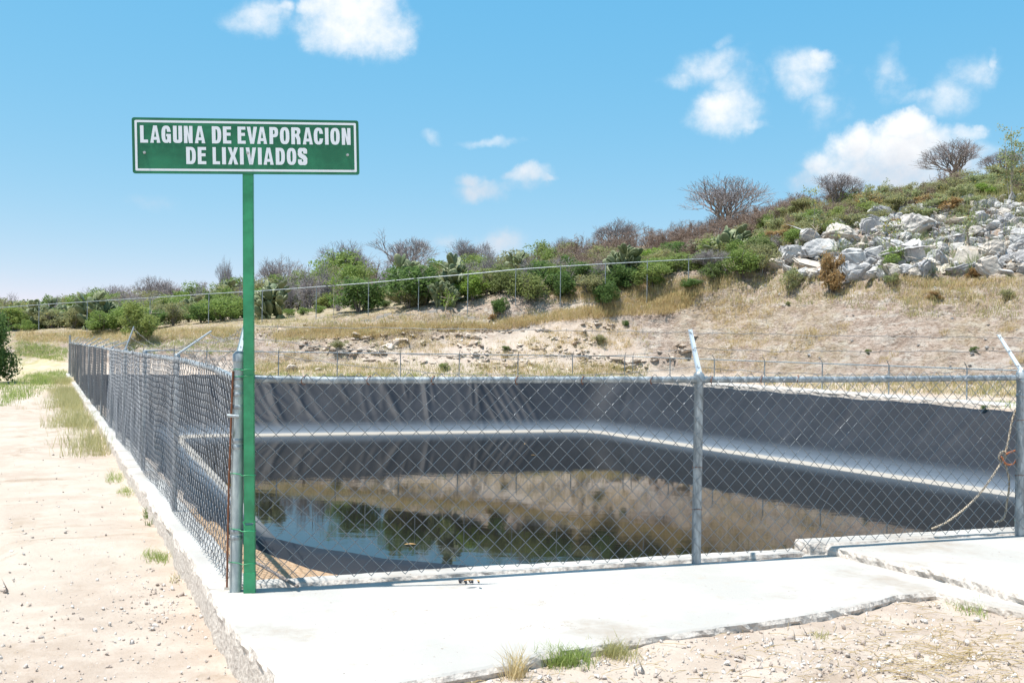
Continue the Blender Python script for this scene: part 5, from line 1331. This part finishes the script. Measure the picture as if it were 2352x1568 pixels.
# tall spindly stems
def spindly(px, D, base_y, top, lean, leaves, label, seed, m=M_leaf_y, wood=M_twigw):
    rr = random.Random(seed); loc = Vector(at_px(px, D)); h = (proj_y(*loc)-top)*D/FPX; root = empty('tall_weed', loc); tag(root, label, 'weed')
    segs = []; mains = []
    for k in range(max(1, leaves//60)):
        a = Vector((rr.uniform(-.1, .1), 0, -.05)); b = Vector((lean*h + rr.uniform(-.3, .3), rr.uniform(-.2, .2), h*rr.uniform(.75, 1))); m_ = a.lerp(b, .5) + Vector((rr.uniform(-.12, .12), 0, 0)); segs.append(((a, m_, b), (.022, .016, .008))); mains.append((a, m_, b))
        for j in range(7):
            f = rr.uniform(.35, .98); q = a.lerp(m_, f*2) if f < .5 else m_.lerp(b, f*2-1); e = q + Vector((rr.gauss(0, .35), rr.gauss(0, .3), rr.uniform(.05, .45))); segs.append(((q, (q+e)/2, e), (.009, .007, .004))); mains.append((q, (q+e)/2, e))
    link('stem', segs_mesh('stem', segs, wood, 4), root)
    if leaves:
        r2 = np.random.default_rng(seed); pos = []
        for i in range(leaves*4):
            a, b, c = rr.choice(mains); f = rr.uniform(.3, 1); q = (a.lerp(b, f*2) if f < .5 else b.lerp(c, f*2-1)); pos.append(tuple(q + Vector((rr.gauss(0, .10), rr.gauss(0, .10), rr.gauss(0, .08)))))
        p = np.array(pos); n = len(p); u = r2.normal(size=(n, 3)); u /= np.linalg.norm(u, axis=1, keepdims=True); w = np.cross(u, r2.normal(size=(n, 3))); w /= np.linalg.norm(w, axis=1, keepdims=True); s = r2.uniform(.03, .075, n)[:, None]
        V = np.stack([p-u*s, p-w*s*.5, p+u*s, p+w*s*.5], 1).reshape(-1, 3); link('foliage', np_mesh('foliage', V, np.arange(n*4).reshape(-1, 4), [m], False, {'tint': np.repeat(r2.random(n), 4)}), root)
    return root
spindly(2318, 46, 480, 285, 0.0, 260, 'tallest yellow-green weed at the right edge with leafy top', 1)
spindly(2345, 45.5, 480, 310, .02, 220, 'second tall yellow-green weed at the right edge', 2)
spindly(1865, 47, 560, 425, 0, 90, 'slender pale stem with wispy leaves left of the crooked tree', 3)
spindly(1995, 50, 520, 415, 0, 80, 'slender leafy stem in front of the white cloud', 4)
spindly(2012, 51, 520, 425, .02, 60, 'shorter slender stem beside the one in front of the cloud', 5)
spindly(1860, 45, 620, 500, .06, 0, 'bare pale stalk left of the boulder pile', 6)
spindly(1930, 44, 620, 520, .01, 30, 'thin reddish stalk growing among the left boulders', 7, wood=M_twigb)
spindly(2040, 42, 620, 490, .0, 60, 'thin green stalk growing among the middle boulders', 8)
spindly(2225, 41.5, 600, 480, -.03, 60, 'thin stalk growing among the right boulders', 9, wood=M_twigb)
spindly(2150, 43, 600, 500, .04, 0, 'bare crooked stalk leaning over the boulders', 10, wood=M_twigb)
spindly(765, 48.0, 740, 632, -.03, 45, 'thin young tree in yellow leaf right of the sign post', 11, m=M_leaf_l)
spindly(348, 47.2, 775, 655, -.03, 0, 'tall bare pale stalk in front of the lime bush', 12)
spindly(1240, 46.3, 700, 640, 0, 0, 'short bleached stalk at the end of the upper kerb', 13)
spindly(1025, 46.6, 720, 672, 0, 40, 'small yellow-leaved sapling by the upper kerb', 14, m=M_leaf_l)
# bushes amongst and below the boulders
plant('brown', 1905, 40.9, 66, 570, 'rust-brown dead bush with a yellow flower spike in front of the boulders')
plant('green', 2055, 40.2, 84, 585, 'green-olive bush in front of the middle boulders')
plant('dark', 2035, 39.6, 46, 624, 'small dark green bush at the foot of the olive one')
plant('weed', 1815, 42.6, 50, 608, 'low green weed at the left tip of the boulder pile')
for (px, py, wd_, k, lb) in ((1808, 702, 18, 'dark', 'tiny dark bush high on the eroded bank'), (1990, 812, 20, 'dark', 'tiny green bush halfway down the right bank'), (2236, 808, 24, 'dark', 'little green bush low on the bank at the right'), (2150, 690, 40, 'brown', 'dry rusty tuft bush on the right bank top'),
        (780, 806, 46, 'olive', 'grey-green bush on the bank right of the sign post'), (1130, 735, 26, 'brown', 'small rusty bush on the middle terrace'), (1440, 748, 22, 'dark', 'small green bush on the rocky face'), (2235, 640, 44, 'brown', 'dry grass bush right of the boulders'),
        (1375, 790, 40, 'olive', 'olive bush on the rocky face left of the corner'), (1880, 905, 18, 'dark', 'small weed in the crack of the walkway'), (2000, 914, 26, 'olive', 'weed on the walkway edge'), (2085, 925, 28, 'olive', 'second weed along the walkway edge'), (2262, 938, 18, 'dark', 'dark weed at the walkway edge near the right'), (2160, 932, 30, 'olive', 'low dry weed on the walkway edge'),
        (1160, 806, 22, 'dark', 'green tuft bush on the rocky face'), (870, 700, 30, 'lime', 'light bush by the fence left of the round bush'), (2310, 690, 46, 'olive', 'grassy bush at the right edge of the bank'), (1020, 850, 30, 'green', 'low green bush at the foot of the bank'), (2050, 650, 40, 'weed', 'pale weed below the boulders')):
    g = G([px], [py])[0]; D_ = g[1]; w = wd_*D_/FPX
    kk = {'dark': K_dark, 'olive': K_olive, 'brown': K_brown, 'lime': K_lime, 'green': K_green, 'weed': K_weed}[k]
    place_kind('shrub', kk[0], (g[0], g[1], g[2]-.05), w, w*.8, px, lb, 'shrub')
# near left bush beside the path and distant tree behind
q = L(-52, 885, -.15); r1 = random.Random(5); r2 = np.random.default_rng(5)
nb = (leaf_cloud('foliage', r2, crown_blobs(r1, 26, 1.0, -.12) + [(0, 0, .25, .36, .36, .25), (.12, -.1, .6, .3, .3, .3)], 26000, .020, M_leaf_d, 1.8, .1, .6), stems(r1, 8, .8, .02, M_bark))
place_kind('shrub', nb, (q.x, q.y, q.z), 2.15, 2.9, .4, 'big dark green bush at the left edge beside the path', 'shrub')
plant('olive', 15, 58, 90, 676, 'grey-green tree behind the bush at the left edge', name='tree')

# ------------------------------------------------------------------ boulders
BM = []
for i in range(9):
    me = rock_mesh('boulder', 200+i*7, 3, .085, (.55, .7, .8)[i % 3], (9, 11, 13)[i % 3]); me.materials.append(M_rock); BM.append(me)
big = [(1965, 628, 92, 80, 'broad pale boulder at the foot of the pile behind the rust-brown bush', 0), (2108, 622, 80, 88, 'grey boulder right of the olive bush at the foot of the pile', 1), (2240, 618, 84, 76, 'blue-grey faceted boulder near the right end of the pile', 2),
       (1868, 628, 76, 54, 'low white boulder at the left end of the pile', 3), (1888, 596, 84, 60, 'long white boulder leaning at the left end', 4), (1825, 604, 70, 46, 'round boulder at the left tip of the pile', 5), (2180, 624, 70, 60, 'slanting slab-like boulder with dry grass before it', 6),
       (1945, 560, 96, 50, 'wide boulder on the left shoulder of the pile', 7), (2120, 548, 84, 58, 'big pinkish boulder in the middle of the pile', 8), (2030, 500, 70, 40, 'topmost boulder on the crest of the pile', 0), (1862, 560, 60, 44, 'dark-hollowed boulder on the upper left edge', 1), (1932, 532, 46, 40, 'cream boulder perched on the upper left edge', 2),
       (2210, 520, 70, 40, 'wide dark-veined boulder right of the middle', 3), (2050, 585, 72, 50, 'white boulder above the olive bush', 4), (2290, 590, 70, 40, 'flat grey boulder near the right edge', 5), (2335, 470, 36, 34, 'small cream boulder at the top right edge', 6), (2250, 550, 60, 36, 'bright white boulder in the right half', 7), (2000, 545, 52, 46, 'beige boulder below the crest', 8)]
placed = []
def put_boulder(px, py, w, h, mi, label, group=None, rr=random.Random(3)):
    g = G([px], [py])[0]; D_ = g[1]; k = D_/FPX; o = link('boulder', BM[mi]); W_ = w*k*1.12; H_ = h*k*1.25
    o.location = (g[0], g[1] + W_*.25, g[2] + H_*.36); o.scale = (W_*1.25, W_*rr.uniform(.8, 1.1), H_*1.42); o.rotation_euler = (rr.uniform(-.3, .3), rr.uniform(-.35, .35), rr.uniform(-.5, .5)+(3.14 if rr.random() < .5 else 0)); tag(o, label, 'boulder', group); return o
for (px, py, w, h, lb, mi) in big: put_boulder(px, py, w, h, mi, lb); placed.append((px, py-h*.4, w*.36))
PB = [(1775, 612), (1830, 570), (1870, 535), (1930, 505), (2000, 486), (2040, 472), (2100, 460), (2200, 455), (2352, 455), (2400, 455), (2400, 625), (2250, 628), (2100, 632), (1940, 636), (1850, 630)]
rr = random.Random(12); tries = 0; cnt = 0
while tries < 16000 and cnt < 280:
    tries += 1; px = rr.uniform(1775, 2400); py = rr.uniform(455, 636)
    if not bool(inside_poly(np.array([px]), np.array([py]), PB)[0]): continue
    s = (17 + 32*max(0, (py-455))/180)*rr.uniform(.55, 1.35)
    if any((px-a)**2 + ((py-b)*1.5)**2 < (s*.29+c)**2 for a, b, c in placed): continue
    placed.append((px, py, s*.31)); cnt += 1
    rw = 'top of the crest' if py < 470 else 'just under the crest' if py < 485 else 'bottom row' if py > 605 else 'second row up' if py > 575 else 'middle height' if py > 540 else 'upper slope' if py > 500 else 'crest'
    cz = czone(px, [1830, 1905, 1975, 2050, 2120, 2180, 2240, 2300, 2352], ['at the left tip', 'above the rust-brown bush', 'above the broad pale boulder', 'above the olive bush', 'by the big pinkish boulder', 'above the slanting boulder', 'above the faceted boulder', 'left of the right edge', 'at the right edge'])
    sz = 'tiny' if s < 17 else 'small' if s < 24 else 'medium' if s < 36 else 'large'; lb = f'{sz} boulder in the pile, {rw}, {cz}'
    put_boulder(px, py+s*.3, s*1.25, s*.95, rr.randrange(9), lb, lb + ' of the pile', rr)
# a few stones on the bank
for i in range(26):
    px = rr.uniform(1650, 2352); py = rr.uniform(640, 860); put_boulder(px, py, rr.uniform(5, 13), rr.uniform(4, 9), rr.randrange(9), 'small loose rock on the eroded right bank', 'small rocks on the right bank', rr)

# ------------------------------------------------------------------ broken stone on the bank, rubble in the pile
M_bstone = mat('bank_stone', (.45, .36, .29), .95, build=lambda nt, b: (lambda g: (g.l(g.mix(g.ramp(g.noise(1.3, 5, .65, g.pos()), .4, .62), (.44, .35, .275), (.64, .56, .48)), b.inputs['Base Color']), g.l(g.bump(g.noise(9, 6, .7, g.pos()), .9, .05), b.inputs['Normal'])))(NT(nt)), spec=.1)
def scatter_rocks(name, g, sizes, material, label, flat, seed, sink=.25, protos=None):
    rr = np.random.default_rng(seed); PV = []; parts = []
    for pm in protos:
        v = np.empty(len(pm.vertices)*3); pm.vertices.foreach_get('co', v); pm.calc_loop_triangles(); t = np.empty(len(pm.loop_triangles)*3, dtype=np.int32); pm.loop_triangles.foreach_get('vertices', t); PV.append((v.reshape(-1, 3), t.reshape(-1, 3)))
    for p, s_ in zip(g, sizes):
        v, t = PV[rr.integers(len(PV))]; e = np.array(Euler((rr.normal(0, .25), rr.normal(0, .25), rr.uniform(0, 6.28))).to_matrix())
        parts.append(((v*[1, rr.uniform(.6, 1), flat*rr.uniform(.6, 1.3)]) @ e.T*s_ + p + [0, 0, s_*flat*(.5-sink)], t))
    V, F = cat(parts); return tag(link(name, np_mesh(name, V, F, [material], False)), label, 'stones', None, 'stuff')
RP = [rock_mesh('ledge_stone', 300+i, 1, .07, .8, 10) for i in range(6)]
reg = region([([(585,745),(1250,745),(1560,728),(1600,770),(1560,862),(585,862)], .75), ([(1600,760),(2352,740),(2352,862),(1620,862)], .25)], 5200, 200)
nn_ = fbm(reg[:, 0]*.35, reg[:, 2]*1.6+reg[:, 1]*.3, 4, .6); reg = reg[nn_ > .14][:800]
rs_ = np.random.default_rng(6); scatter_rocks('ledge_stones', reg, np.clip(rs_.lognormal(math.log(.30), .6, len(reg)), .08, 1.1), M_bstone, 'broken pale ledges and stones sticking out of the eroded bank', .36, 6, .5, RP)
reg = region([(PB, 1.0)], 1000, 210); RQ = [rock_mesh('rubble', 330+i, 0, .05, .8, 12) for i in range(5)]
for m_ in RQ: pass
scatter_rocks('rubble', reg, np.clip(rs_.lognormal(math.log(.22), .5, len(reg)), .06, .6), M_rock, 'small rubble filling the gaps of the boulder pile', .8, 8, .1, RQ)
grass_obj('pile_weeds', cluster(region([(PB, 1.0)], 700, 220), .6, .08), M_leaf_y, 'pale weeds growing between the boulders', (8, 16), (.3, .8), .16, .7, (.012, .03), 9)
grass_obj('hill_grass', region([([(1740,600),(1780,500),(1860,465),(2100,440),(2352,385),(2352,470),(2050,475),(1850,555)], 1.0)], 1500, 230), M_olgrass, 'rough dry grass and weeds between the bushes above the pile', (8, 16), (.25, .7), .2, .7, (.012, .03), 10)

# ------------------------------------------------------------------ look-alikes left over: tell them apart by their order from the left
bylab = {}
for o_ in col.objects:
    if o_.parent is None and o_.get('label') and o_.get('category'): bylab.setdefault(o_['label'], []).append(o_)
ORD = ['leftmost', 'second from left', 'third from left', 'fourth from left', 'fifth from left', 'sixth from left', 'seventh from left', 'eighth from left', 'ninth from left', 'tenth from left', 'eleventh from left', 'twelfth from left', 'thirteenth from left', 'fourteenth from left', 'fifteenth from left']
for lb_, os_ in bylab.items():
    if 2 <= len(os_) <= 15 and 'dark little stone' not in lb_:
        os_.sort(key=lambda o_: o_.location.x/max(o_.location.y, 1))
        for i_, o_ in enumerate(os_): o_['label'] = f'{ORD[i_]} {lb_}' if len(lb_.split()) <= 13 else f'{ORD[i_].split()[0]} {lb_}'
